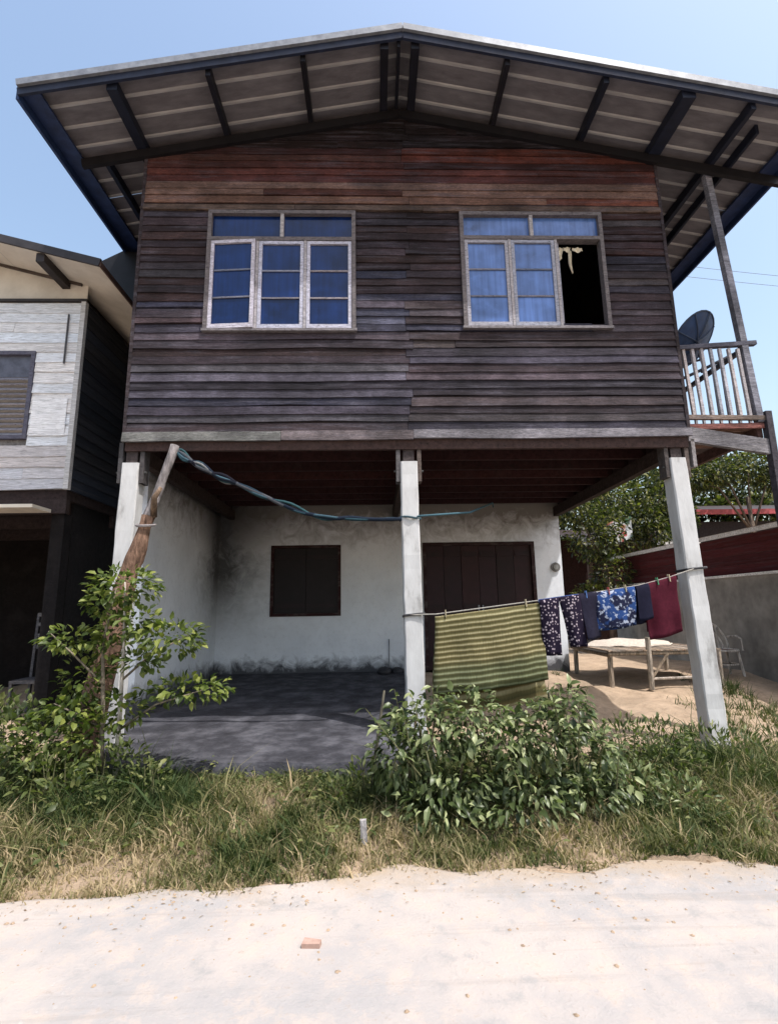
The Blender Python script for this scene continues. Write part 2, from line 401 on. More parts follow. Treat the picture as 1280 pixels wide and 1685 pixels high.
def side_walls():
    for x, sgn, name in ((XL, -1, 'left'), (XR, 1, 'right')):
        sw = MB().box(x-.02 if sgn > 0 else x, x if sgn > 0 else x+.02, .06, 8., 3.2, roof_z(x)-.1).build('side_wall', 'beam_wood', house, (.035, .028, .026))
        z = 3.2; i = 0
        while z < roof_z(x)-.12:
            m = MB(); plank_mesh(m, .032, 8., z, min(z+.17, roof_z(x)-.1), x, 5, None, i*3+x, 'y', sgn)
            m.build('plank', 'side_siding_wood', sw, plank_color(min(z, 6))); z += .16; i += 1
    MB().box(XL, XR, 8., 8.04, 3.2, 6.6).build('rear_wall', 'beam_wood', house, (.05, .035, .03))
    c = MB(); c.add([(XL, .06, 6.55), (XR, .06, 6.55), (XR, 8, 6.55), (XL, 8, 6.55)], [(0, 1, 2, 3)]); c.build('ceiling', 'beam_wood', house, (.03, .022, .02))
    # dark side board closing the eave beyond the left wall
    m = MB(); m.add([(-4.02, 1.56, 5.95), (-2.7, 1.56, 5.3), (-2.7, 1.56, 6.5), (-3.70, 1.56, 6.60), (-4.02, 1.56, 6.42)] + [(-4.02, 7.5, 5.95), (-2.7, 7.5, 5.3), (-2.7, 7.5, 6.5), (-3.70, 7.5, 6.60), (-4.02, 7.5, 6.42)],
          [(0, 1, 2, 3, 4), (9, 8, 7, 6, 5), (0, 4, 9, 5), (4, 3, 8, 9), (3, 2, 7, 8), (1, 0, 5, 6), (2, 1, 6, 7)])
    m.build('eave_box', 'dark_paint', house, (.006, .006, .009))
side_walls()

def window(idx, x0, x1, z0, z1, gl):
    w = MB()
    fr = .045; zt = z0+1.12                                    # transom bar height
    yo, yi = -.045, .05
    w.box(x0, x0+fr, yo, yi, z0, z1); w.box(x1-fr, x1, yo, yi, z0, z1)
    w.box(x0+fr, x1-fr, yo, yi, z1-fr, z1); w.box(x0+fr, x1-fr, yo, yi, zt, zt+fr)
    win = w.build('window', 'painted_wood', house, (.12, .105, .11))
    win['label'] = ('casement window with deep blue panes, all three sashes closed', 'casement window with pale blue panes and its last sash open')[idx]
    MB().box(x0-.012, x1+.012, yo-.008, yi, z0-.03, z0).build('sill', 'painted_wood', win, (.17, .155, .165))
    xm = (x0+x1)/2
    MB().box(xm-.02, xm+.02, yo+.004, yi-.004, zt+fr, z1-fr).build('mullion', 'painted_wood', win, (.33, .31, .32))
    for a, b in ((x0+fr, xm-.02), (xm+.02, x1-fr)):
        MB().box(a, b, .008, .013, zt+fr, z1-fr).build('pane', gl, win)
    iw = (x1-x0-2*fr-2*.03)/3
    posts = [x0+fr+iw, x0+fr+2*iw+.03]
    for p in posts: MB().box(p, p+.03, yo+.006, yi-.006, z0, zt).build('mullion', 'painted_wood', win, (.34, .32, .34))
    for k in range(3):
        a = x0+fr+k*(iw+.03); b = a+iw
        sw = .042
        ang = {(0, 0): -4, (0, 2): 0, (1, 2): 98, (1, 1): 0}.get((idx, k), 0)
        col = jit((.45, .44, .52) if idx == 0 else (.30, .30, .35), .08)
        s = MB(); s.box(a+.004, a+sw, -.035, .003, z0+.004, zt-.004); s.box(b-sw, b-.004, -.035, .003, z0+.004, zt-.004)
        s.box(a+sw, b-sw, -.035, .003, z0+.004, z0+sw+.015); s.box(a+sw, b-sw, -.035, .003, zt-sw, zt-.004)
        hgt = zt-z0; pieces = []
        M = Matrix.Translation((a, 0, 0)) @ Matrix.Rotation(rad(ang), 4, 'Z') @ Matrix.Translation((-a, 0, 0))
        def place(mb):
            mb.v = [tuple(M @ Vector(v)) for v in mb.v]; return mb
        place(s).build('sash', 'painted_wood', win, col)
        for q in (1, 2):
            zz = z0+sw+(hgt-2*sw)*q/3
            place(MB().box(a+sw, b-sw, -.028, -.003, zz-.009, zz+.009)).build('glazing_bar', 'painted_wood', win, jit((.17, .17, .21), .3))
        for q in range(3):
            za = z0+sw+(hgt-2*sw)*q/3; zb = z0+sw+(hgt-2*sw)*(q+1)/3
            place(MB().box(a+sw-.003, b-sw+.003, -.014, -.010, za+.008, zb-.008)).build('pane', gl, win)
    if idx == 1:
        # torn strips of old curtain in the open bay
        a = x0+fr+2*(iw+.03); c = (.62, .55, .42)
        for (xa, xb, za, zb) in ((a+.02, a+.09, zt-.06, zt-.22), (a+.10, a+.19, zt-.055, zt-.11), (a+.21, a+.33, zt-.06, zt-.115), (a+.155, a+.195, zt-.10, zt-.40)):
            m = MB(); m.grid(lambda u, v: (lerp(xa, xb, u)+.015*math.sin(5*v+xa*9)*v+(u-.5)*-.02*v, .03+.012*math.sin(9*u+4*v), lerp(za, zb, v)+.012*math.sin(20*u)*v), 4, 6)
            m.build('curtain_scrap', 'cloth', win, c)
window(0, *WIN[0], 'blue_glass'); window(1, *WIN[1], 'frosted_blue_glass')

def roof():
    y0, n, cov = -.8, 12, .75
    cap = MB(); cap.add([(RX-.22, y0-.03, roof_z(RX-.22)+.075), (RX, y0-.03, roof_z(RX)+.09), (RX+.22, y0-.03, roof_z(RX+.22)+.075)] + [(RX-.22, 8.4, roof_z(RX-.22)+.075), (RX, 8.4, roof_z(RX)+.09), (RX+.22, 8.4, roof_z(RX+.22)+.075)], [(0, 1, 4, 3), (1, 2, 5, 4)])
    rf = cap.build('roof', 'flashing_metal', house)
    XE, XW = 5.05, -3.67
    for side, xe in ((-1, XW), (1, XE)):
        for i in range(n):
            m = MB(); ya = y0+i*cov; prof = []
            for k in range(3):
                b = ya+k*.25
                prof += [(b+.0, .0, 0), (b+.205, 0, 0), (b+.213, -.016, 1), (b+.237, -.016, 1)]
            prof += [(ya+.75, 0, 0)]
            lift = .004 if i % 2 else 0
            xs = [RX, lerp(RX, xe, .33), lerp(RX, xe, .66), xe]
            for t in range(len(prof)-1):
                (ya_, da, ma), (yb_, db, mb) = prof[t], prof[t+1]
                m.cur = 1 if (da < 0 or db < 0) else 0
                vs = []
                for x in xs:
                    z = roof_z(x)+.03+lift+.004*math.sin(x*5+i)
                    vs += [(x, ya_, z+da), (x, yb_, z+db)]
                m.add(vs, [(2*k, 2*k+2, 2*k+3, 2*k+1) for k in range(3)])
            m.build('roof_sheet', ['sheet_metal', 'rib_metal'], rf)
        # rake: pale flashing above a dark barge board
        a = Vector((RX, y0-.012, roof_z(RX))); b = Vector((xe, y0-.012, roof_z(xe)))
        MB().bar(a+Vector((0, -.012, .075)), b+Vector((0, -.012, .075)), .05, .075).build('rake_flashing', 'flashing_metal', rf)
        MB().bar(a+Vector((0, .01, -.005)), b+Vector((0, .01, -.005)), .03, .085).build('barge_board', 'dark_paint', rf, (.016, .022, .045))
        # eave fascia
        MB().bar((xe, y0, roof_z(xe)-.0), (xe, 8.2, roof_z(xe)-.0), .03, .17).build('fascia', 'dark_paint', rf, (.018, .036, .10))
        sg = 1 if xe < 0 else -1
        MB().bar((xe+sg*.12, y0+.01, roof_z(xe+sg*.12)-.012), (xe+sg*.12, 8.2, roof_z(xe+sg*.12)-.012), .20, .03).build('eave_board', 'dark_paint', rf, (.016, .030, .085))
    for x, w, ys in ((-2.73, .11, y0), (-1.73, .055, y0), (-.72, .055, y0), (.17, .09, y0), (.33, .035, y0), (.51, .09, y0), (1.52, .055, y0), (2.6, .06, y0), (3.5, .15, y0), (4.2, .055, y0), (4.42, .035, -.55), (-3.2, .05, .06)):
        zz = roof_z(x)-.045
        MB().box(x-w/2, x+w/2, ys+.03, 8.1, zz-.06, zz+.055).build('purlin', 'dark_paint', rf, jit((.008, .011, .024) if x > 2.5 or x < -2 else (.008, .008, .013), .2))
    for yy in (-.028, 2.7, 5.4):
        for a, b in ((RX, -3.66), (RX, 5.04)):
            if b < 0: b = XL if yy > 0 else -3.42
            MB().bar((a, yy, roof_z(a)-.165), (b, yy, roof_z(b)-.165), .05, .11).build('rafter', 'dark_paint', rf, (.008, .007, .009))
    # bits of debris lying on the ridge cap
    for x, y, r in ((.22, -.6, .02), (.42, -.75, .03), (.55, -.7, .025)):
        MB().bar((x, y, roof_z(x)+.10), (x+.07, y+.05, roof_z(x)+.105), r, r).build('debris', 'bark', rf, (.15, .13, .12))
roof()

def posts_and_floor():
    for k, (xt, xb, zt) in enumerate(((-2.60, -2.64, 2.87), (.385, .405, 2.86), (3.36, 3.45, 2.88))):
        m = MB(); n = 22; w = .098; cz = []
        zb = -.35
        rings = []
        for i in range(n+1):
            t = i/n; z = lerp(zb, zt, t); x = lerp(xb, xt, t)
            ww = w*(1-.06*t); c = .012
            for dx, dy in ((-ww, -ww+c), (-ww+c, -ww), (ww-c, -ww), (ww, -ww+c), (ww, ww-c), (ww-c, ww), (-ww+c, ww), (-ww, ww-c)):
                rings.append((x+dx+.007*mnoise.noise((z*5, dx*9, k))+.005*mnoise.noise((z*17, dx*30, dy*30+k)), .09+dy+.007*mnoise.noise((z*5, dy*9, k+5))+.005*mnoise.noise((z*17, dy*30, dx*30+k)), z))
        fs = [(i*8+j, i*8+(j+1) % 8, (i+1)*8+(j+1) % 8, (i+1)*8+j) for i in range(n) for j in range(8)] + [tuple(n*8+j for j in range(8))]
        m.add(rings, fs); p = m.build('concrete_post', 'white_concrete', house)
        # bolted timber cheeks joining post to beam
        for dx in (-.115, .115):
            MB().box(xt+dx-.022, xt+dx+.022, .02, .16, zt-.22, 3.1).build('timber_cheek', 'beam_wood', p, jit((.085, .07, .065), .3))
        MB().box(xt-.06, xt+.06, .03, .15, zt-.02, 3.1).build('timber_stub', 'beam_wood', p, (.05, .04, .04))
        MB().tube([(xt-.16, .05, zt-.1), (xt+.16, .05, zt-.1)], .012, 6).build('bolt', 'dark_paint', p, (.06, .06, .06))
    fl = MB().box(XL, XR, .03, 8., 3.24, 3.28).build('upper_floor', 'beam_wood', house, (.028, .012, .012))
    for i, y in enumerate(np.arange(.32, 4.0, .46)):
        MB().box(XL+.02, XR-.02, y, y+.05, 3.10, 3.238).build('joist', 'beam_wood', fl, jit((.028, .010, .010), .25))
    for x in (-2.6, .39, 3.40):
        MB().box(x-.05, x+.05, .16, 4.1, 2.93, 3.098).build('beam', 'beam_wood', fl, (.04, .028, .025))
    for x in (XL+.01, XR-.06): MB().box(x, x+.05, .06, 8., 3.0, 3.238).build('edge_beam', 'beam_wood', fl, (.03, .018, .018))
    MB().box(XL, XR, .006, .055, 3.0, 3.2).build('edge_beam', 'beam_wood', fl, (.05, .03, .027))
posts_and_floor()

def ground_floor():
    YB = 4.0
    # rear veranda wall with its window and door openings
    WX0, WX1, WZ0, WZ1 = -1.87, -.61, 1.17, 2.44; DX0, DX1, DZ1 = .88, 2.94, 2.46
    m = MB(); t = .12
    for a, b, c, d_ in ((-2.95, WX0, 0, 3.24), (WX0, WX1, 0, WZ0), (WX0, WX1, WZ1, 3.24), (WX1, DX0, 0, 3.24), (DX0, DX1, DZ1, 3.24), (DX1, 3.44, 0, 3.24)):
        m.box(a, b, YB, YB+t, c, d_)
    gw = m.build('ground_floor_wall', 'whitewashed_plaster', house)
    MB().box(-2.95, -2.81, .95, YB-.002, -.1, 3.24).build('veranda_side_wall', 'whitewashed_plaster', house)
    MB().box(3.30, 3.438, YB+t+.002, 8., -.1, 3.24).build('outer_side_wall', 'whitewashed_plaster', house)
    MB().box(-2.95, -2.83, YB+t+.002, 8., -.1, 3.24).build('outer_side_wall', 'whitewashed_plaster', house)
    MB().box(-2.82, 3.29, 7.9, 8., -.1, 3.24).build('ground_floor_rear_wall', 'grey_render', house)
    f = MB()
    for a in ((WX0, WX0+.05, WZ0, WZ1), (WX1-.05, WX1, WZ0, WZ1), (WX0+.05, WX1-.05, WZ0, WZ0+.05), (WX0+.05, WX1-.05, WZ1-.05, WZ1)): f.box(a[0], a[1], YB-.02, YB+.10, a[2], a[3])
    lw = f.build('shuttered_window', 'painted_wood', house, (.03, .008, .009))
    mid = (WX0+WX1)/2
    for a, b in ((WX0+.052, mid-.003), (mid+.003, WX1-.052)):
        sh = MB().box(a, b, YB+.03, YB+.06, WZ0+.052, WZ1-.052).build('shutter', 'dark_paint', lw, (.010, .005, .007))
    f = MB(); f.box(DX0, DX0+.06, YB-.02, YB+.1, .2, DZ1); f.box(DX1-.06, DX1, YB-.02, YB+.1, .2, DZ1); f.box(DX0+.06, DX1-.06, YB-.02, YB+.1, DZ1-.06, DZ1)
    dr = f.build('folding_door', 'painted_wood', house, (.028, .010, .011))
    w = (DX1-DX0-.12)/6
    for i in range(6):
        a = DX0+.06+i*w
        MB().box(a+.004, a+w-.004, YB+.03+(.008 if i % 2 else 0), YB+.06, .2, DZ1-.06).build('door_leaf', 'dark_paint', dr, jit((.022, .006, .009), .25))
        if i in (2, 3): MB().box(a+(w-.05 if i == 2 else .025), a+(w-.025 if i == 2 else .05), YB+.0, YB+.03, 1.15, 1.32).build('handle', 'flashing_metal', dr)
        for zz in (.35, 1.25, 2.2): MB().box(a+.03, a+w-.03, YB+.018, YB+.03+(.008 if i % 2 else 0), zz, zz+.09).build('door_rail', 'dark_paint', dr, (.018, .005, .008))
    for a, b_ in ((WX0+.06, mid-.02), (mid+.02, WX1-.06)):
        for zz in (WZ0+.15, WZ1-.25): MB().box(a, b_, YB+.018, YB+.03, zz, zz+.07).build('shutter_batten', 'dark_paint', lw, (.014, .006, .008))
    # round switch plate near the corner
    q = MB(); q.tube([(3.31, YB+.0, 1.98), (3.31, YB-.03, 1.98)], .085, 14); q.build('junction_box', 'dark_paint', gw, (.16, .155, .15))
    MB().tube([(3.31, YB-.028, 1.98), (3.31, YB-.045, 1.98)], .045, 12).build('junction_box_cap', 'dark_paint', gw, (.28, .28, .27))
    MB().tube([(.24, YB-.02, .2), (.24, YB-.02, .75)], .008, 6).build('conduit', 'dark_paint', gw, (.2, .2, .21))
ground_floor()

def balcony():
    YB = .05
    b = MB(); b.bar((3.53, YB, 3.16), (4.47, YB, 3.0), .06, .17)
    bal = b.build('balcony', 'siding_wood', house, (.20, .19, .20))
    for i in range(9):
        y = .09+i*.165
        MB().box(3.54, 4.47, y, y+.15, 3.26, 3.29).build('deck_board', 'side_siding_wood', bal, jit((.13, .085, .075), .3))
    for x in (3.62, 4.40): MB().box(x-.03, x+.03, .09, 1.55, 3.13, 3.258).build('joist', 'beam_wood', bal, (.09, .05, .045))
    MB().bar((3.5, YB-.01, 3.36), (4.45, YB-.01, 3.345), .045, .05).build('bottom_rail', 'siding_wood', bal, (.22, .17, .14))
    MB().bar((3.55, YB, 3.25), (4.42, YB, 3.26), .03, .06).build('edge_strip', 'siding_wood', bal, (.25, .10, .085))
    MB().bar((3.42, YB, 4.20), (4.47, YB, 4.27), .06, .05).build('top_rail', 'siding_wood', bal, (.10, .10, .13))
    for i in range(7):
        xb = 3.63+i*.108; xt = xb-.03
        MB().bar((xb+.005, YB, 3.37), (xt, YB, 4.2), .032, .032, (0, 1, 0)).build('baluster', 'painted_wood', bal, jit((.36, .34, .36), .15))
    MB().bar((4.385, .06, 3.30), (4.19, .06, 6.55), .075, .075, (0, 1, 0)).build('roof_post', 'siding_wood', bal, (.20, .20, .235))
    # return rail along the outer side
    MB().bar((4.40, .1, 4.25), (4.40, 1.55, 4.25), .05, .05).build('side_top_rail', 'siding_wood', bal, (.12, .12, .14))
    for i in range(9):
        MB().bar((4.41, .22+i*.16, 3.29), (4.40, .22+i*.16, 4.23), .03, .03, (0, 1, 0)).build('baluster', 'painted_wood', bal, jit((.34, .32, .34), .15))
    MB().box(4.43, 4.50, .0, .085, 2.1, 3.42).build('hanging_post', 'beam_wood', bal, (.05, .045, .055))
    for x in (3.56,): MB().box(x-.02, x+.02, .02, .1, 2.78, 3.1).build('bracket', 'beam_wood', bal, (.25, .23, .23))
balcony()

# ------------------------------------------------------------------ neighbour on the left
def left_neighbour():
    nb = thing('neighbour_house', (-5.6, 1, 0), 'white weathered plank house at the left edge beside the dark house', 'house')
    XRn, XLn, YF, YR = -3.83, -8.2, 1.0, 7.5; ZB, ZT = 2.82, 5.40
    fw = MB()
    wx0, wx1, wz0, wz1 = -5.25, -4.40, 3.48, 4.68
    for a in ((XLn, wx0, ZB, ZT), (wx1, XRn, ZB, ZT), (wx0, wx1, ZB, wz0), (wx0, wx1, wz1, ZT)): fw.box(a[0], a[1], YF+.03, YF+.06, a[2], a[3])
    fw = fw.build('front_wall', 'beam_wood', nb, (.2, .19, .19))
    z = ZB; i = 0
    while z < ZT-.03:
        spans = [(XLn, XRn)]
        if wz0-.05 < z+.05 < wz1-.02: spans = [(XLn, wx0), (wx1, XRn)]
        for a, b in spans:
            cuts = [a, b]
            if b-a > 2 and random.random() < .8: cuts.insert(1, random.uniform(a+.6, b-.4))
            for k in range(len(cuts)-1):
                m = MB(); plank_mesh(m, cuts[k]+.002, cuts[k+1]-.002, z, min(z+.15, ZT), YF+random.uniform(-.003, .003), 6, None, i*5+k)
                c = (.74, .76, .80) if z > 3.35 else (.55, .54, .57)
                m.build('plank', 'white_siding', fw, jit(c, .1))
        z += .142; i += 1
    MB().box(XRn-.05, XRn+.012, YF-.02, YF+.045, ZB, ZT).build('corner_board', 'white_siding', fw, (.54, .54, .55))
    # pale repair panel
    MB().box(-4.37, -3.93, YF-.024, YF-.019, 3.52, 4.02).build('repair_panel', 'white_siding', fw, (.88, .89, .92))
    MB().tube([(-4.02, YF-.03, 4.5), (-4.02, YF-.03, 5.2)], .012, 6).build('cable', 'dark_paint', fw, (.08, .08, .09))
    # louvred window
    w = MB()
    for a in ((wx0, wx0+.05, wz0, wz1), (wx1-.05, wx1, wz0, wz1), (wx0+.05, wx1-.05, wz0, wz0+.05), (wx0+.05, wx1-.05, wz1-.05, wz1)): w.box(a[0], a[1], YF-.03, YF+.05, a[2], a[3])
    w = w.build('louvred_window', 'painted_wood', nb, (.10, .10, .14))
    MB().box(wx0+.05, wx1-.05, YF+.02, YF+.025, 4.33, wz1-.05).build('pane', 'dark_paint', w, (.10, .11, .15))
    zz = wz0+.07
    while zz < 4.3:
        MB().bar((wx0+.05, YF, zz), (wx1-.05, YF, zz), .075, .014, (0, -.6, .8)).build('louvre', 'painted_wood', w, jit((.24, .24, .29), .15)); zz += .068
    # side wall planks, the shade between the houses put into their dark colour
    sw = MB().box(XRn-.05, XRn-.02, YF+.05, YR, ZB, ZT).build('side_wall', 'beam_wood', nb, (.05, .05, .06))
    z = ZB; i = 0
    while z < ZT-.02:
        m = MB(); plank_mesh(m, YF+.046, YR, z, min(z+.16, ZT), XRn, 5, None, i, 'y', 1); m.build('plank', 'side_siding_wood', sw, jit((.022, .026, .038), .3)); z += .15; i += 1
    # gable infill, roof and soffit
    def rz(x): return 5.52+.27*(-3.36-x)
    yf = .42; XE = -3.36; xr = -7.0
    g = MB(); g.add([(XRn, YF+.02, ZT), (XRn, YF+.02, rz(XRn)), (xr, YF+.02, rz(xr)), (xr, YF+.02, ZT)], [(0, 1, 2, 3)])
    g.build('gable_infill', 'soffit_sheet', nb)
    r = MB(); r.add([(XE, yf, rz(XE)+.06), (xr, yf, rz(xr)+.06), (xr, YR+.5, rz(xr)+.06), (XE, YR+.5, rz(XE)+.06)], [(0, 1, 2, 3)])
    r.add([(xr, yf, rz(xr)+.06), (-10.6, yf, rz(XE)+.06), (-10.6, YR+.5, rz(XE)+.06), (xr, YR+.5, rz(xr)+.06)], [(0, 1, 2, 3)])
    r = r.build('roof', 'flashing_metal', nb)
    n = 5
    for k in range(n):
        a = lerp(XE+.01, xr, k/n); b = lerp(XE+.01, xr, (k+1)/n)
        s = MB(); s.add([(a, yf+.02, rz(a)), (b+.006, yf+.02, rz(b+.006)), (b+.006, YR, rz(b+.006)), (a, YR, rz(a))], [(0, 1, 2, 3)]); s.build('soffit_panel', 'soffit_sheet', r)
    MB().bar((XE, yf, rz(XE)+.045), (xr, yf, rz(xr)+.045), .03, .10).build('barge_board', 'dark_paint', r, (.035, .032, .036))
    MB().bar((XE, yf, rz(XE)+.03), (XE, YR, rz(XE)+.03), .02, .07).build('fascia', 'dark_paint', r, (.10, .06, .05))
    for x in (-4.12, -5.3): MB().box(x-.05, x+.05, yf+.03, YR, rz(x)-.12, rz(x)-.004).build('purlin', 'dark_paint', r, (.03, .024, .024))
    MB().bar((XRn+.02, YF-.01, ZT+.015), (xr, YF-.01, ZT+.015), .04, .035).build('wall_plate', 'dark_paint', nb, (.035, .03, .03))
    MB().bar((-3.9, YF-.012, rz(-3.9)-.02), (xr, YF-.012, rz(xr)-.02), .03, .03).build('gable_trim', 'dark_paint', nb, (.08, .06, .05))
    # underfloor and dark ground storey
    MB().box(XLn, XRn-.02, YF+.03, YR, 2.70, 2.818).build('floor_deck', 'beam_wood', nb, (.03, .02, .02))
    for y in (1.02, 2.2, 3.4): MB().box(XLn, XRn-.01, y, y+.08, 2.52, 2.698).build('floor_beam', 'beam_wood', nb, (.035, .025, .025))
    MB().box(-4.75, -3.99, .62, .98, 2.52, 2.56).build('awning_board', 'soffit_sheet', nb)
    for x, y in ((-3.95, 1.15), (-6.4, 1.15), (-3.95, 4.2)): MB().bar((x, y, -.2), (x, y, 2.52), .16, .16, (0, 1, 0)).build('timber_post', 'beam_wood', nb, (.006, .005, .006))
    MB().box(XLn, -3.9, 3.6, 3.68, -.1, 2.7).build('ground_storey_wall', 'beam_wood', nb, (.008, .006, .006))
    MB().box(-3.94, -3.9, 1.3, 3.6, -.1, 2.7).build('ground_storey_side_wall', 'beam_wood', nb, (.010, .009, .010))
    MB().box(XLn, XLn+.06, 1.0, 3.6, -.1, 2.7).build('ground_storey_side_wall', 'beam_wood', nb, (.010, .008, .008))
    # chair standing in the dark under the house
    ch = thing('chair', (-4.45, 1.75, 0), 'pale grey slat-back chair in the dark under the neighbouring house', 'chair')
    x, y = -4.45, 1.75
    MB().box(x-.2, x+.2, y-.2, y+.2, .42, .46).build('seat', 'painted_wood', ch, (.07, .07, .08))
    for dx in (-.18, .18):
        MB().bar((x+dx, y+.18, -.05), (x+dx, y+.24, 1.3), .035, .035, (0, 1, 0)).build('leg', 'painted_wood', ch, (.07, .07, .08))
        MB().bar((x+dx, y-.18, -.05), (x+dx, y-.18, .42), .035, .035, (0, 1, 0)).build('leg', 'painted_wood', ch, (.07, .07, .08))
    for zz in (.85, 1.0, 1.15, 1.28): MB().bar((x-.18, y+.225, zz), (x+.18, y+.225, zz), .02, .05).build('back_slat', 'painted_wood', ch, (.13, .13, .14))
left_neighbour()

# ------------------------------------------------------------------ buildings at the right
def right_buildings():
    nb = thing('boundary_building', (6.5, 4, 0), 'low grey rendered building with maroon upper boards at the right edge', 'building')
    X = 6.2
    MB().box(X, X+.15, .6, 8.0, -.3, 1.72).build('rendered_wall', 'grey_render', nb)
    MB().box(X-.05, X+.2, .6, 8.0, 1.722, 1.765).build('coping', 'painted_wood', nb, (.75, .74, .73))
    for i in range(4):
        z = 1.768+i*.165
        MB().box(X+.06+.01*(i % 2), X+.1, .6, 8., z, z+.16).build('board', 'side_siding_wood', nb, jit((.075, .014, .017), .2))
    MB().bar((X-.04, .6, 2.46), (X-.04, 8., 2.46), .03, .075).build('eave_fascia', 'painted_wood', nb, (.78, .77, .76))
    r = MB(); r.add([(X-.07, .6, 2.50), (X+3, .6, 3.05), (X+3, 8., 3.05), (X-.07, 8., 2.50)], [(0, 1, 2, 3)]); r.build('roof', 'dark_paint', nb, (.03, .024, .026))
    rs = thing('rear_shed', (7.4, 10, 0), 'dark open shed with a pale eave board behind the bamboo bed', 'shed')
    MB().bar((5.9, 9.0, 3.02), (9.3, 9.0, 2.98), .04, .12).build('eave_board', 'painted_wood', rs, (.78, .76, .74))
    r = MB(); r.add([(5.9, 8.96, 3.08), (9.6, 8.96, 3.05), (9.6, 12.5, 3.9), (5.9, 12.5, 3.9)], [(0, 1, 2, 3)]); r.build('roof', 'dark_paint', rs, (.035, .022, .02))
    MB().box(5.3, 10.0, 12.2, 12.3, -.2, 3.5).build('rear_wall', 'beam_wood', rs, (.05, .022, .02))
    for x in (6.1, 7.7, 9.2): MB().bar((x, 9.1, -.2), (x, 9.1, 2.95), .12, .12, (0, 1, 0)).build('post', 'beam_wood', rs, (.09, .06, .05))
    for i in range(5): MB().box(6.2+i*.62, 6.78+i*.62, 9.6, 9.64, -.1, 2.2).build('board', 'beam_wood', rs, jit((.05, .025, .022), .3))
    fb = thing('far_house', (13, 12, 0), 'far house with a red fascia seen under the balcony', 'house')
    MB().box(10.6, 17., 11., 18., -.2, 3.9).build('wall', 'beam_wood', fb, (.035, .028, .03))
    MB().bar((10.2, 10.4, 4.12), (16., 10.4, 4.12), .05, .16).build('fascia', 'dark_paint', fb, (.40, .08, .09))
    r = MB(); r.add([(10.2, 10.4, 4.2), (17.4, 10.4, 4.2), (17.4, 15, 5.2), (10.2, 15, 5.2)], [(0, 1, 2, 3)]); r.build('roof', 'dark_paint', fb, (.05, .04, .04))
right_buildings()

# ------------------------------------------------------------------ leaning trunk, ropes, dish
def leaning_trunk():
    t = thing('leaning_trunk', (-2.5, -.2, 0), 'rough brown tree trunk leaning against the left post', 'tree trunk')
    pts, rs = [], []
    A, B = Vector((-2.66, -.42, -.15)), Vector((-2.09, -.12, 3.02)); mid = Vector((-2.42, -.2, 1.74))
    n = 26
    for i in range(n+1):
        u = i/n; p = A.lerp(mid, u/.55) if u < .55 else mid.lerp(B, (u-.55)/.45)
        p = p+Vector((.018*mnoise.noise((u*9, 0, 1)), .018*mnoise.noise((u*9, 3, 1)), 0))
        pts.append(p); rs.append(lerp(.135, .10, u/.55)+.014*mnoise.noise((u*14, 7, 3)) if u < .55 else lerp(.10, .045, min(1, (u-.55)/.18))+.006*mnoise.noise((u*20, 7, 3)))
    MB().tube(pts[17:], [.055]+[.05]*3+rs[21:], 10).build('upper_pole', 'bark', t, (.21, .19, .19), True)
    rs[19] = .06; pts = pts[:20]; rs = rs[:20]
    m = MB().tube(pts, rs, 14)
    for i, v in enumerate(m.v):
        q = Vector(v)*6; k = .018*mnoise.noise((q.x*1.5, q.y*1.5, q.z*.4)); m.v[i] = (v[0]+k, v[1]+k*.6, v[2])
    m.build('trunk', 'bark', t, (.17, .105, .075), True)
    MB().tube([(-2.24, -.17, 2.25), (-2.20, -.28, 2.42), (-2.13, -.30, 2.52)], [.035, .03, .018], 8).build('branch_stub', 'bark', t, (.2, .14, .1), True)
    for z, dz in ((2.16, .04),):
        c = mid.lerp(B, (z-1.74)/1.28); ring = [c+Vector((.085*math.cos(a), .085*math.sin(a), .02*math.sin(a))) for a in np.linspace(0, 6.3, 14)]
        MB().tube(ring, .014, 6).build('binding', 'cloth', t, (.22, .2, .2))
leaning_trunk()

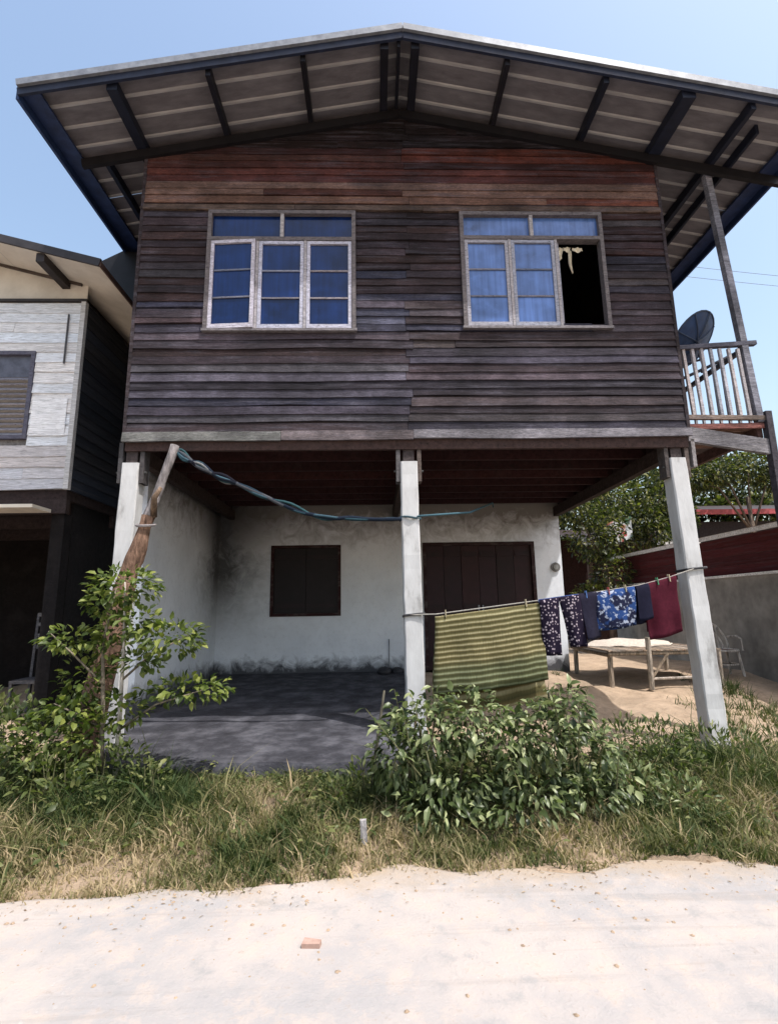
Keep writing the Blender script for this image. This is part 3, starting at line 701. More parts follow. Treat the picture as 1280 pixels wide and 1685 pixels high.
def rope_bundle():
    t = thing('rope_bundle', (-1.2, -.05, 2.3), 'tangled blue-green plastic rope sagging from the trunk top to the middle post', 'rope')
    key = [(-2.08, -.1, 2.98), (-1.79, -.06, 2.78), (-1.39, -.04, 2.60), (-.74, -.03, 2.31), (-.23, -.03, 2.235), (.29, -.03, 2.23)]
    def at(u):
        k = u*(len(key)-1); i = min(int(k), len(key)-2); f = k-i
        p = [Vector(key[max(0, min(len(key)-1, j))]) for j in (i-1, i, i+1, i+2)]
        return .5*((2*p[1])+(p[2]-p[0])*f+(2*p[0]-5*p[1]+4*p[2]-p[3])*f*f+(3*p[1]-p[0]-3*p[2]+p[3])*f**3)
    cols = [(.025, .055, .07), (.045, .085, .11), (.015, .03, .045), (.16, .165, .17), (.03, .07, .08), (.012, .018, .03), (.010, .013, .02), (.06, .065, .075), (.010, .010, .016)]
    for s in range(9):
        pts = []
        for i in range(44):
            u = i/43; p = at(u)
            if s == 3 and u > .35 or s in (6, 7) and u > .55 or s == 8 and u > .4: continue
            a = .06*(1-.75*u)*(1.3 if s in (1, 4) else .9)
            pts.append(p+Vector((0, a*mnoise.noise((u*8, s*5., 1)), a*mnoise.noise((u*8, s*5., 9))*1.6-.01)))
        MB().tube(pts, .014 if s < 5 else .022, 5).build('strand', 'cloth', t, cols[s], True)
    pts = [(.30, .2, 2.23), (.48, -.02, 2.25), (.75, 0, 2.27), (1.1, .4, 2.36), (1.7, 1.8, 2.75), (2.2, 3.9, 3.1)]
    MB().tube(pts, .012, 5).build('strand', 'cloth', t, (.06, .12, .15), True)
    ring = [(.385+.12*math.cos(a), .09+.115*math.sin(a), 2.24+.01*math.sin(2*a)) for a in np.linspace(0, 6.3, 18)]
    MB().tube(ring, .012, 5).build('binding', 'cloth', t, (.06, .10, .12))
rope_bundle()

def dish():
    t = thing('satellite_dish', (4.08, .5, 3.9), 'dark blue mesh satellite dish on the balcony railing', 'satellite dish')
    c = Vector((4.06, .5, 4.55)); nrm = Vector((-.42, .62, .66)).normalized(); q = nrm.to_track_quat('Z', 'X').to_matrix()
    def P(r, a, dz=0): return c + q @ Vector((r*math.cos(a), r*math.sin(a), .55*r*r-.04+dz))
    R = .36; m = MB(); na, nr = 28, 5
    vs = [P(0, 0)]+[P(R*k/nr, 2*math.pi*j/na) for k in range(1, nr+1) for j in range(na)]
    fs = [(0, 1+j, 1+(j+1) % na) for j in range(na)]+[(1+(k-1)*na+j, 1+k*na+j, 1+k*na+(j+1) % na, 1+(k-1)*na+(j+1) % na) for k in range(1, nr) for j in range(na)]
    m.add(vs, fs); m.build('reflector', 'dark_paint', t, (.018, .045, .12), True)
    MB().tube([P(R, a) for a in np.linspace(0, 2*math.pi, 29)], .011, 6).build('rim', 'dark_paint', t, (.03, .045, .08))
    for j in range(8):
        MB().tube([P(R*k/4, j*math.pi/4, -.012) for k in range(5)], .007, 5).build('rib', 'dark_paint', t, (.05, .07, .12))
    for j in range(3): MB().tube([P(R*.9, j*2.09+.3), c+nrm*.30], .005, 5).build('feed_arm', 'dark_paint', t, (.03, .03, .05))
    MB().tube([c+nrm*.27, c+nrm*.35], .03, 8).build('feed_horn', 'dark_paint', t, (.05, .05, .06))
    MB().tube([c-nrm*.04, c-nrm*.1+Vector((0, 0, -.08)), (4.08, .46, 4.34), (4.04, .36, 4.16), (4.0, .34, 4.05)], .02, 8).build('mast', 'dark_paint', t, (.02, .025, .045))
    MB().tube([(3.54, .34, 3.87), (3.80, .33, 3.99), (4.05, .32, 4.10), (4.30, .3, 4.22), (4.39, .2, 4.25)], .019, 8).build('support_bar', 'dark_paint', t, (.02, .025, .045))
    MB().tube([(3.48, .4, 4.16), (3.80, .42, 4.19), (4.05, .42, 4.25)], .014, 8).build('brace', 'dark_paint', t, (.02, .025, .045))
dish()
for i, (za, zb) in enumerate(((20.4, 19.9), (19.7, 19.3))):
    pts = [(10+u*30, 20+u*1., lerp(za+.5, zb-1.2, u)-1.6*u*(1-u)) for u in np.linspace(0, 1, 14)]
    tag(MB().tube(pts, .012, 4).build('overhead_wire', 'dark_paint', None, (.2, .2, .22)), ('upper thin overhead wire in the sky at right', 'lower thin overhead wire in the sky at right')[i], 'wire', 'overhead wires')

# ------------------------------------------------------------------ clothesline and washing
LINE = [(.29, -.012, 1.22), (.50, -.03, 1.225), (.62, -.04, 1.225), (1.67, -.05, 1.345), (2.2, -.05, 1.41), (2.75, -.04, 1.485), (3.10, -.03, 1.57), (3.36, -.03, 1.65)]
def line_at(x):
    for (xa, ya, za), (xb, yb, zb) in zip(LINE, LINE[1:]):
        if xa <= x <= xb: t = (x-xa)/(xb-xa); return lerp(ya, yb, t), lerp(za, zb, t)
    return LINE[-1][1], LINE[-1][2]
def clothesline():
    t = thing('clothesline', (.4, 0, 1.2), 'thin washing line tied between the middle and right posts', 'clothesline')
    MB().tube(LINE, .006, 5).build('line', 'cloth', t, (.35, .33, .3))
    for x, z in ((.402, 1.21), (3.405, 1.64)):
        m = MB()
        for k in range(2):
            w = .108; pts = [(x-w, -.018, z+.01*k), (x+w, -.018, z+.02+.01*k), (x+w, .198, z+.01*k), (x-w, .198, z-.01+.01*k), (x-w, -.018, z+.01*k)]
            m.tube(pts, .008, 5)
        m.build('knot', 'dark_paint', t, (.03, .03, .035))
clothesline()

def mat_mat():
    b = NB('reed_mat'); pass
    at = b.n('Attribute', attribute_name='stripe')
    mu = b.n('Math', operation='FRACT'); sc = b.n('Math', operation='MULTIPLY'); b.l(at.outputs['Fac'], sc.inputs[0]); sc.inputs[1].default_value = 15.; b.l(sc.outputs[0], mu.inputs[0])
    c = b.ramp(mu.outputs[0], ((0, (.055, .050, .018)), (.30, (.10, .088, .034)), (.42, (.25, .225, .12)), (.62, (.31, .285, .17)), (.74, (.12, .098, .04)), (1, (.052, .046, .016))))
    lo = b.ramp(at.outputs['Fac'], ((.0, (1, 1, 1)), (.62, (1, .97, .95)), (.74, (.62, .72, .72)), (1, (.55, .68, .66))))
    c = b.mix(c, lo, 1, 'MULTIPLY')
    n = b.noise(b.coord((60, 1, 4), False), 3, 4); c = b.mix(c, b.ramp(n, ((.3, .7), (.7, 1.2))), 1, 'MULTIPLY')
    b.bsdf(c, .8, n, .3, .004, .2)
mat_mat()
def set_attr(me, name, vals):
    a = me.attributes.new(name, 'FLOAT', 'POINT'); a.data.foreach_set('value', vals)
def drape(name, parent, mat, color, x0, x1, front, back, thick=.012, amp=.02, fx=7, seed=0, taper=0, shape=None, bow=0):
    """sheet hung over the line: goes up the back, over the line and down the front"""
    m = MB(); nu, nv = 22, 26; L = front+back; st = []
    def fn(u, v):
        x = lerp(x0, x1, u); s = v*L-back; y, z = line_at(x)
        d = abs(s); side = -1 if s > 0 else 1
        off = thick*math.tanh(d*25)*side
        w = amp*min(1, d*2)*(math.sin(fx*x+seed)+.5*math.sin(2.3*fx*x+1.3*seed+3*d))+.05*min(1, d*3)*mnoise.noise((x*3.1+seed, s*2.2, seed))+.02*min(1, d*3)*mnoise.noise((x*9+seed, s*4, seed))
        xx = x + (u-.5)*-taper*d + .012*math.sin(5*d+seed)
        st.append((max(0, s)/front if s > 0 else 1-d/back*.5)+.016*mnoise.noise((x*2.2, s*3, seed))+.006*mnoise.noise((x*11, s*9, seed)))
        return (xx, y+off+w+bow*d*side*-.0+(-.10*d*d if s > 0 and bow else 0), z+.008-d*(1+.02*math.sin(3*u)))
    m.grid(fn, nu, nv)
    if shape:
        keep = [f for f in m.f if shape(sum(m.v[i][0] for i in f)/len(f), min(m.v[i][2] for i in f), (f[0] // (nu+1)+.5)/nv)]
        m.f = keep; m.mi = [0]*len(keep)
    o = m.build(name, mat, parent, color, True); set_attr(o.data, 'stripe', st)
    sd = o.modifiers.new('thickness', 'SOLIDIFY'); sd.thickness = .004
    return o
def washing():
    o = drape('reed_mat', None, 'reed_mat', None, .60, 1.70, .78, .98, .02, .018, 3, 1, -.05, bow=1)
    tag(o, 'yellow-green striped mat hung over the washing line', 'mat')
    b = NB('spotted_cloth'); co = b.coord((1, 1, 1), False); v = b.n('TexVoronoi'); b.l(co, v.inputs['Vector']); b.set(v, Scale=32., Randomness=.75)
    c = b.mix((.36, .30, .34), (.014, .010, .022), b.ramp(v.outputs['Distance'], ((.24, 0), (.36, 1)))); b.bsdf(c, .95, None, spec=.1)
    p = thing('trousers', (1.95, -.05, .8), 'dark trousers with pale spots hung beside the striped mat', 'trousers')
    m = MB()
    # waist folded over the line and two flared legs
    def leg(xt0, xt1, xb0, xb1, z0, z1, yy):
        def fn(u, v):
            x = lerp(lerp(xt0, xt1, u), lerp(xb0, xb1, u), v); y, zl = line_at(min(max(x, .3), 3.3))
            return (x, y+yy+.02*math.sin(9*u+2*v)*v-.022*math.sin(math.pi*u), zl+.006 if v == 0 else lerp(zl, z1, v))
        return fn
    m.grid(leg(1.68, 1.88, 1.70, 1.87, 0, .80, -.03), 8, 14)
    m.grid(leg(1.88, 2.10, 1.98, 2.14, 0, .88, -.03), 8, 14)
    o = m.build('legs', 'spotted_cloth', p, None, True); o.modifiers.new('thickness', 'SOLIDIFY').thickness = .012
    w = MB(); w.grid(lambda u, v: (lerp(1.68, 2.10, u), line_at(lerp(1.68, 2.10, u))[0]+.03*math.cos(v*math.pi)*-1-.006, line_at(lerp(1.68, 2.10, u))[1]+.012-.05*abs(math.cos(v*math.pi))), 14, 8)
    w.build('waistband', 'cloth', p, (.035, .06, .17), True)
    b = NB('print_cloth'); co = b.coord((1, 1, 1), False); n = b.noise(co, 24, 3, .6); n2 = b.noise(co, 7, 2, .5)
    c = b.mix((.012, .014, .035), (.02, .05, .16), b.ramp(n2, ((.48, 0), (.55, 1)))); c = b.mix(c, (.34, .38, .48), b.ramp(n, ((.54, 0), (.6, .85)))); b.bsdf(c, .95, None, spec=.1)
    o = drape('printed_shirt', None, 'print_cloth', None, 2.27, 2.69, .40, .38, .02, .025, 11, 2); tag(o, 'blue and white printed shirt hanging on the washing line', 'shirt')
    o = drape('dark_cloth', None, 'cloth', (.016, .015, .028), 2.12, 2.30, .46, .34, .03, .03, 12, 5); tag(o, 'black cloth hanging between the spotted trousers and printed shirt', 'cloth')
    o = drape('maroon_cloth', None, 'cloth', (.06, .009, .018), 2.82, 3.16, .58, .5, .02, .03, 10, 3); tag(o, 'maroon cloth hanging beside the right concrete post', 'cloth')
    o = drape('navy_cloth', None, 'cloth', (.010, .010, .022), 2.70, 2.84, .36, .4, .025, .02, 12, 8); tag(o, 'dark navy cloth hanging next to the maroon cloth', 'cloth')
washing()

# ------------------------------------------------------------------ bamboo bed, chair
def pegs():
    for k, (x, c) in enumerate(((.72, (.35, .3, .2)), (1.55, (.35, .3, .2)), (2.18, (.05, .12, .3)), (2.42, (.3, .05, .05)), (2.60, (.35, .3, .2)), (2.95, (.05, .2, .1)), (3.08, (.35, .3, .2)))):
        y, z = line_at(x); m = MB(); m.bar((x, y-.014, z+.03), (x-.002, y-.03, z-.045), .014, .008, (1, 0, 0)); m.bar((x, y+.014, z+.03), (x, y+.03, z-.045), .014, .008, (1, 0, 0))
        where = ('left end of the striped mat', 'right end of the striped mat', 'black cloth', 'left of the printed shirt', 'right of the printed shirt', 'left of the maroon cloth', 'right of the maroon cloth')[k]
        tag(m.build('clothes_peg', 'dark_paint', None, c), 'small clothes peg on the washing line, '+where, 'clothes peg', 'clothes pegs')
pegs()
def bed():
    t = thing('bamboo_bed', (4.2, 3, .1), 'weathered bamboo platform bed standing behind the washing', 'bed')
    X0, X1, Y0, Y1, Z = 3.45, 5.15, 2.45, 3.9, .60; c = (.27, .215, .16)
    MB().tube([(X0, Y0, Z-.03), (X1, Y0, Z-.03)], .03, 8).build('front_rail', 'bark', t, c)
    MB().tube([(X0, Y1, Z-.03), (X1, Y1, Z-.03)], .03, 8).build('rear_rail', 'bark', t, c)
    for x in (X0+.05, X1-.05): MB().tube([(x, Y0, Z-.06), (x, Y1, Z-.06)], .028, 8).build('side_rail', 'bark', t, c)
    n = 26
    for i in range(n):
        x = lerp(X0, X1, (i+.5)/n); w = (X1-X0)/n*.46
        MB().box(x-w, x+w, Y0-.04, Y1+.04, Z, Z+.014+random.uniform(0, .008)).build('slat', 'bark', t, jit((.27, .215, .17), .2))
    for x, y, zt in ((4.06, Y0, .80), (X1-.04, Y0, Z), (X0+.06, Y1, Z), (X1-.04, Y1, Z), (X0+.06, Y0+.1, Z)):
        MB().tube([(x, y-.02, .05), (x+.01, y-.02, zt)], .038, 8).build('leg', 'bark', t, jit((.34, .28, .22), .15))
    MB().tube([(4.08, Y0-.03, .22), (4.35, Y0-.03, .56)], .02, 6).build('brace', 'bark', t, c)
    MB().tube([(4.05, Y0-.01, .20), (5.1, Y0-.01, .22)], .02, 6).build('stretcher', 'bark', t, (.4, .35, .3))
    b = MB()
    def fn(u, v):
        a = 2*math.pi*u; r = math.sin(math.pi*min(.98, max(.02, v)))**.5
        x = lerp(3.5, 4.9, v); k = 1+.35*mnoise.noise((v*4, math.cos(a), math.sin(a)))
        return (x, 3.35+.42*r*k*math.cos(a), .63+.10*max(-.02, r*k*math.sin(a))+.03*mnoise.noise((x*6, a, 1)))
    b.grid(fn, 20, 16)
    tag(b.build('folded_blanket', 'cloth', None, (.50, .44, .38), True), 'pale crumpled blanket lying on the bamboo bed', 'blanket')
    c = MB(); c.grid(lambda u, v: (4.93+.12*u, 2.42+.03*math.sin(9*u), lerp(.66, .16, v)+.02*math.sin(7*u)), 6, 8)
    o = c.build('blue_cloth', 'cloth', None, (.02, .07, .30), True); o.modifiers.new('thickness', 'SOLIDIFY').thickness = .01
    tag(o, 'bright blue cloth hanging off the bamboo bed behind the right post', 'cloth')
bed()
def cane_chair():
    cx, cy, g = 5.72, 3.3, .10
    t = thing('cane_chair', (cx, cy, g), 'round-backed cane chair beside the grey wall at right', 'chair'); c = (.50, .46, .42)
    ring = lambda r, z, k=1: [(cx+r*math.cos(a), cy+k*r*math.sin(a), z) for a in np.linspace(0, 2*math.pi, 21)]
    MB().tube(ring(.26, g+.42), .018, 6).build('seat_ring', 'bark', t, c)
    s = MB(); s.add([(cx, cy, g+.41)]+ring(.25, g+.42)[:-1], [(0, 1+j, 1+(j+1) % 20) for j in range(20)]); s.build('seat', 'bark', t, (.28, .2, .16))
    for a in (.6, 2.5, 3.8, 5.6): MB().tube([(cx+.25*math.cos(a), cy+.25*math.sin(a), g+.42), (cx+.30*math.cos(a), cy+.30*math.sin(a), g-.02)], .02, 6).build('leg', 'bark', t, c)
    for r, h in ((.28, .44), (.19, .30)):
        MB().tube([(cx+r*math.cos(a), cy+.18+.08*math.sin(a), g+.42+h*math.sin(a)) for a in np.linspace(0, math.pi, 16)], .017, 6).build('back_hoop', 'bark', t, c)
    for dx in (-.12, 0, .12): MB().tube([(cx+dx, cy+.2, g+.42), (cx+dx, cy+.24, g+.42+.40)], .010, 5).build('back_stick', 'bark', t, c)
    for sx in (-1, 1): MB().tube([(cx+sx*.27, cy+.18, g+.62), (cx+sx*.31, cy, g+.64), (cx+sx*.26, cy-.18, g+.60), (cx+sx*.25, cy-.2, g+.42)], .016, 6).build('arm', 'bark', t, c)
    MB().tube(ring(.24, g+.2), .012, 5).build('stretcher', 'bark', t, c)
cane_chair()

# ------------------------------------------------------------------ vegetation
def leaf_geo(L, W, fold=.25, droop=.15):
    """pointed leaf, midrib fold, tip droops; root at origin, runs along +X"""
    v = [(0, 0, 0), (.35*L, .5*W, fold*W*.5), (.35*L, 0, 0), (.35*L, -.5*W, fold*W*.5), (.72*L, .38*W, fold*W*.4-droop*L*.35), (.72*L, 0, -droop*L*.4), (.72*L, -.38*W, fold*W*.4-droop*L*.35), (L, 0, -droop*L)]
    f = [(0, 2, 1), (0, 3, 2), (1, 2, 5, 4), (2, 3, 6, 5), (4, 5, 7), (5, 6, 7)]
    return np.array(v), f
def leaves_mesh(name, P, D, sizes, tones, mat, parent=None, W=.5, fold=.3, droop=.2, roll=.8):
    """many leaves joined into one mesh"""
    v0, f0 = leaf_geo(1, W, fold, droop); n = len(P); D = D/np.linalg.norm(D, axis=1, keepdims=True)
    up = np.tile([0, 0, 1.], (n, 1))+rng.normal(0, roll*.5, (n, 3))
    Yv = np.cross(up, D); Yv /= np.linalg.norm(Yv, axis=1, keepdims=True)+1e-9; Zv = np.cross(D, Yv)
    V = (P[:, None, :] + sizes[:, None, None]*(v0[None, :, 0:1]*D[:, None, :]+v0[None, :, 1:2]*rng.uniform(.65, 1.35, n)[:, None, None]*Yv[:, None, :]+v0[None, :, 2:3]*Zv[:, None, :])).reshape(-1, 3)
    k = len(v0); loops = []; starts = []; tot = []
    base = np.concatenate([np.array(f) for f in f0]); ln = np.array([len(f) for f in f0])
    me = bpy.data.meshes.new(name); me.vertices.add(len(V)); me.vertices.foreach_set('co', V.ravel())
    li = (base[None, :]+np.arange(n)[:, None]*k).ravel(); me.loops.add(len(li)); me.loops.foreach_set('vertex_index', li.astype(np.int32))
    lt = np.tile(ln, n); ls = np.concatenate([[0], np.cumsum(lt)[:-1]])
    me.polygons.add(len(lt)); me.polygons.foreach_set('loop_start', ls.astype(np.int32)); me.polygons.foreach_set('loop_total', lt.astype(np.int32))
    me.update(calc_edges=True); me.materials.append(MATS[mat])
    set_attr(me, 'tone', np.repeat(tones, k).astype(np.float32)); me.validate()
    return link(name, me, parent)
LEAF_PROTO = {}
def leaf_object(mat, L, P, D, parent, W=.5, droop=.2):
    key = (mat, W, droop)
    if key not in LEAF_PROTO:
        v, f = leaf_geo(1, W, .3, droop); me = bpy.data.meshes.new('leaf'); me.from_pydata(v.tolist(), [], f); me.materials.append(MATS[mat]); LEAF_PROTO[key] = me
    o = bpy.data.objects.new('leaf', LEAF_PROTO[key]); COL.objects.link(o); attach(o, parent)
    X = Vector(D).normalized(); up = Vector((random.gauss(0, .4), random.gauss(0, .4), 1)); Y = up.cross(X).normalized(); Z = X.cross(Y)
    M = Matrix((X, Y, Z)).transposed().to_4x4(); M.translation = Vector(P)
    o.rotation_mode = 'QUATERNION'; o.location = P; o.rotation_quaternion = M.to_quaternion(); o.scale = (L, L*random.uniform(.7, 1.3), L)
    return o
def crown_points(n, blobs):
    """sample points biased to the shells of several ellipsoid clumps"""
    out = []; tot = sum(b[3]*b[4]*b[5] for b in blobs)**1
    ws = np.array([(b[3]*b[4]*b[5])**(2/3) for b in blobs]); ws /= ws.sum()
    idx = rng.choice(len(blobs), n, p=ws)
    dirs = rng.normal(0, 1, (n, 3)); dirs /= np.linalg.norm(dirs, axis=1, keepdims=True); r = rng.uniform(.35, 1.08, n)**.6
    B = np.array(blobs)[idx]
    return B[:, :3]+dirs*r[:, None]*B[:, 3:], dirs

def sapling():
    t = thing('sapling', (-2.15, -.9, 0), 'leafy yellow-green sapling growing in front of the left post', 'shrub')
    g = float(ground_z(-2.1, -.9))
    stems = [[(-2.10, -.88, g-.05), (-2.09, -.9, .5), (-2.10, -.9, 1.0), (-2.13, -.9, 1.55)],
             [(-2.22, -.85, g-.05), (-2.25, -.87, .6), (-2.30, -.85, 1.05), (-2.2, -.9, 1.5)],
             [(-2.09, -.9, .75), (-1.85, -.95, .95), (-1.55, -.98, 1.10)],
             [(-2.25, -.87, .7), (-2.5, -.9, .95), (-2.72, -.92, 1.15)],
             [(-2.10, -.88, .35), (-1.8, -.92, .55), (-1.35, -.95, .68)],
             [(-2.2, -.87, .35), (-2.45, -.92, .5), (-2.6, -.95, .58)]]
    for i, s in enumerate(stems):
        MB().tube(s, [.022, .018, .012, .006][:len(s)] if i < 2 else [.011, .008, .004], 7).build('stem', 'bark', t, (.42, .38, .33) if i == 0 else (.2, .17, .13), True)
    clumps = [(-2.15, -.9, 1.52, .30, .22, .17, 56), (-2.32, -.88, 1.38, .16, .16, .14, 18), (-1.72, -.97, 1.08, .30, .2, .16, 50), (-1.98, -.95, 1.22, .16, .16, .12, 20), (-2.55, -.9, 1.08, .24, .18, .11, 30), (-1.95, -.93, .9, .17, .15, .10, 16), (-2.24, -.88, 1.15, .12, .14, .16, 12),
              (-1.55, -.95, .66, .36, .18, .10, 42), (-2.5, -.93, .52, .24, .18, .13, 26), (-2.1, -.9, .5, .2, .18, .14, 18)]
    for cx, cy, cz, rx, ry, rz_, n in clumps:
        for k in range(n):
            d = Vector((random.gauss(0, 1), random.gauss(0, 1), random.gauss(.1, .8))).normalized(); r = random.uniform(.3, 1.)**.6
            P = Vector((cx+d.x*rx*r, cy+d.y*ry*r, cz+d.z*rz_*r))
            D = Vector((d.x, d.y, -.15+random.gauss(0, .35)))
            leaf_object('sapling_leaf', random.uniform(.055, .10), P, D, t, .6, .22)
    P, D = crown_points(2100, [c[:6] for c in clumps]+[(-2.45, -.85, .75, .22, .15, .2), (-2.6, -.95, .3, .3, .2, .25), (-2.35, -.82, 1.0, .16, .12, .2), (-2.3, -.95, .25, .25, .2, .25)]); n = len(P); P[:, 1] += .06
    o = leaves_mesh('foliage', P, D+rng.normal(0, .4, (n, 3)), rng.uniform(.045, .085, n), rng.uniform(0, 1, n), 'sapling_leaf', t, .55, .3, .22); tag(o, kind='stuff')
sapling()

def bush():
    t = thing('bush', (.9, -1.3, -.1), 'dense broad-leaved green bush in front of the middle post', 'bush')
    for k in range(13):
        x = random.uniform(.15, 1.65); xt = x+random.uniform(-.15, .15); zt = random.uniform(.35, .6)
        MB().tube([(x, -1.28, -.2), ((x+xt)/2, -1.3+random.uniform(-.1, .1), zt*.5), (xt, -1.3+random.uniform(-.15, .15), zt)], [.012, .009, .005], 6).build('stem', 'bark', t, (.16, .13, .09), True)
    blobs = [(.16, -1.36, .25, .20, .25, .27), (.40, -1.34, .42, .24, .26, .25), (.70, -1.38, .46, .24, .26, .24), (.98, -1.34, .32, .22, .28, .22), (1.22, -1.36, .38, .22, .26, .22), (1.47, -1.28, .48, .16, .22, .22), (1.62, -1.30, .18, .20, .24, .22), (.6, -1.42, .10, .34, .24, .18), (1.15, -1.42, .06, .36, .24, .18), (1.78, -1.35, .02, .16, .2, .13), (.4, -1.58, -.04, .3, .18, .16), (1.0, -1.6, -.06, .35, .18, .15), (1.5, -1.5, -.02, .25, .2, .16)]
    P, D = crown_points(300, blobs)
    P[:, 1] -= .05*np.abs(D[:, 1])
    for p, d_ in zip(P, D):
        if d_[1] > .2: d_[1] *= -1; p[1] = -1.32 - abs(p[1]+1.32)
        leaf_object('bush_leaf', random.choice((.045, .06, .07, .085, .105))*random.uniform(.85, 1.15), p, (d_[0]*.8+random.gauss(0, .3), d_[1]*.8, -.35+random.gauss(0, .35)), t, .42, .3)
    P, D = crown_points(3600, blobs); n = len(P)
    D2 = D*.8+rng.normal(0, .35, (n, 3)); D2[:, 2] -= .3
    SP, SD = [], []
    for k in range(34):
        x = random.choice((random.uniform(.05, .8), random.uniform(1.25, 1.62), random.uniform(.05, 1.8))); y = -1.4+random.gauss(0, .15); zb = random.uniform(.05, .3); ln = random.uniform(.25, .5); ax = random.gauss(0, .35); ay = random.gauss(-.15, .3)
        tip = (x+ax*ln, y+ay*ln, min(.74 if x < .85 or 1.2 < x < 1.65 else .45, zb+ln)); MB().tube([(x, y, zb), tip], [.006, .002], 5).build('stem', 'bark', t, (.14, .14, .07))
        for j in range(13):
            u = .25+.75*j/12; a = j*2.4; SP.append([lerp(x, tip[0], u), lerp(y, tip[1], u), lerp(zb, tip[2], u)]); SD.append([math.cos(a), math.sin(a), random.uniform(-.3, .5)])
    P = np.concatenate([P, np.array(SP)]); D2 = np.concatenate([D2, np.array(SD)]); n = len(P)
    o = leaves_mesh('foliage', P, D2, rng.uniform(.035, .095, n), rng.uniform(0, 1, n), 'bush_leaf', t, .46, .3, .3); tag(o, kind='stuff')
bush()

def weeds(name, label, blobs, n, mat, size, W, group, stems=8, upward=.3):
    c = np.array(blobs); base = (float(c[:, 0].mean()), float(c[:, 1].mean()), float(ground_z(c[:, 0].mean(), c[:, 1].mean())))
    t = thing(name, base, label, 'weed' if 'weed' in name else 'shrub', group)
    for k in range(stems):
        b = random.choice(blobs); x = b[0]+random.uniform(-.5, .5)*b[3]; y = b[1]+random.uniform(-.4, .4)*b[4]
        MB().tube([(x, y, float(ground_z(x, y))-.03), (x+random.uniform(-.03, .03), y, (b[2]+base[2])/2), (x+random.uniform(-.08, .08), y, b[2]+b[5]*.8)], [.007, .006, .003], 5).build('stem', 'bark', t, (.12, .12, .06))
    P, D = crown_points(n, blobs); k = P[:, 2] > ground_z(P[:, 0], P[:, 1])-.01; P, D = P[k], D[k]; m = len(P)
    D2 = D*.8+rng.normal(0, .4, (m, 3)); D2[:, 2] += upward
    o = leaves_mesh('foliage', P, D2, rng.uniform(*size, m), rng.uniform(0, 1, m), mat, t, W, .3, .25); tag(o, kind='stuff')
G = 'weeds along the verge'
weeds('weed_clump', 'tall leafy weeds at the left edge of the photo under the white house', [(-3.25, -.6, .35, .35, .3, .3), (-3.5, -.4, .2, .35, .3, .3), (-3.0, -.55, .2, .3, .3, .28), (-3.3, -1.0, .05, .4, .3, .2)], 1100, 'weed_leaf', (.04, .08), .45, G)
weeds('weed_clump', 'low leafy weeds at the far left below the sapling', [(-2.75, -1.0, .15, .3, .25, .22), (-2.45, -1.15, .08, .25, .22, .2), (-3.0, -.8, .3, .3, .25, .25)], 650, 'weed_leaf', (.04, .09), .45, G)
weeds('weed_clump', 'dark green weeds at the foot of the sapling', [(-2.0, -1.05, .10, .25, .2, .2), (-1.75, -1.1, .02, .2, .2, .14), (-2.2, -1.3, 0, .25, .2, .13)], 520, 'weed_leaf', (.04, .08), .45, G)
weeds('weed_clump', 'dark weeds filling the gap between the bush and the right post', [(2.15, -.7, .10, .28, .25, .24), (2.5, -.6, .08, .28, .25, .22), (2.35, -.95, 0, .3, .25, .16)], 950, 'weed_leaf', (.035, .08), .3, G)
weeds('weed_clump', 'grassy weeds around the foot of the right post', [(3.0, -.5, .02, .28, .25, .20), (3.35, -.45, .0, .25, .2, .15), (2.9, -.85, -.03, .3, .2, .14)], 650, 'weed_leaf', (.04, .09), .22, G, 6, .7)
weeds('weed_clump', 'pale weeds right of the bush at the verge edge', [(1.95, -1.25, -.03, .2, .2, .14), (2.2, -1.4, -.08, .25, .2, .12)], 380, 'bush_leaf', (.05, .09), .3, G, 5, .5)
weeds('weed_clump', 'sparse weeds beside the dark stick at the slab edge', [(-.1, -1.1, 0, .14, .2, .14), (-.28, -1.25, -.06, .18, .15, .1)], 220, 'weed_leaf', (.04, .08), .35, G, 4, .5)

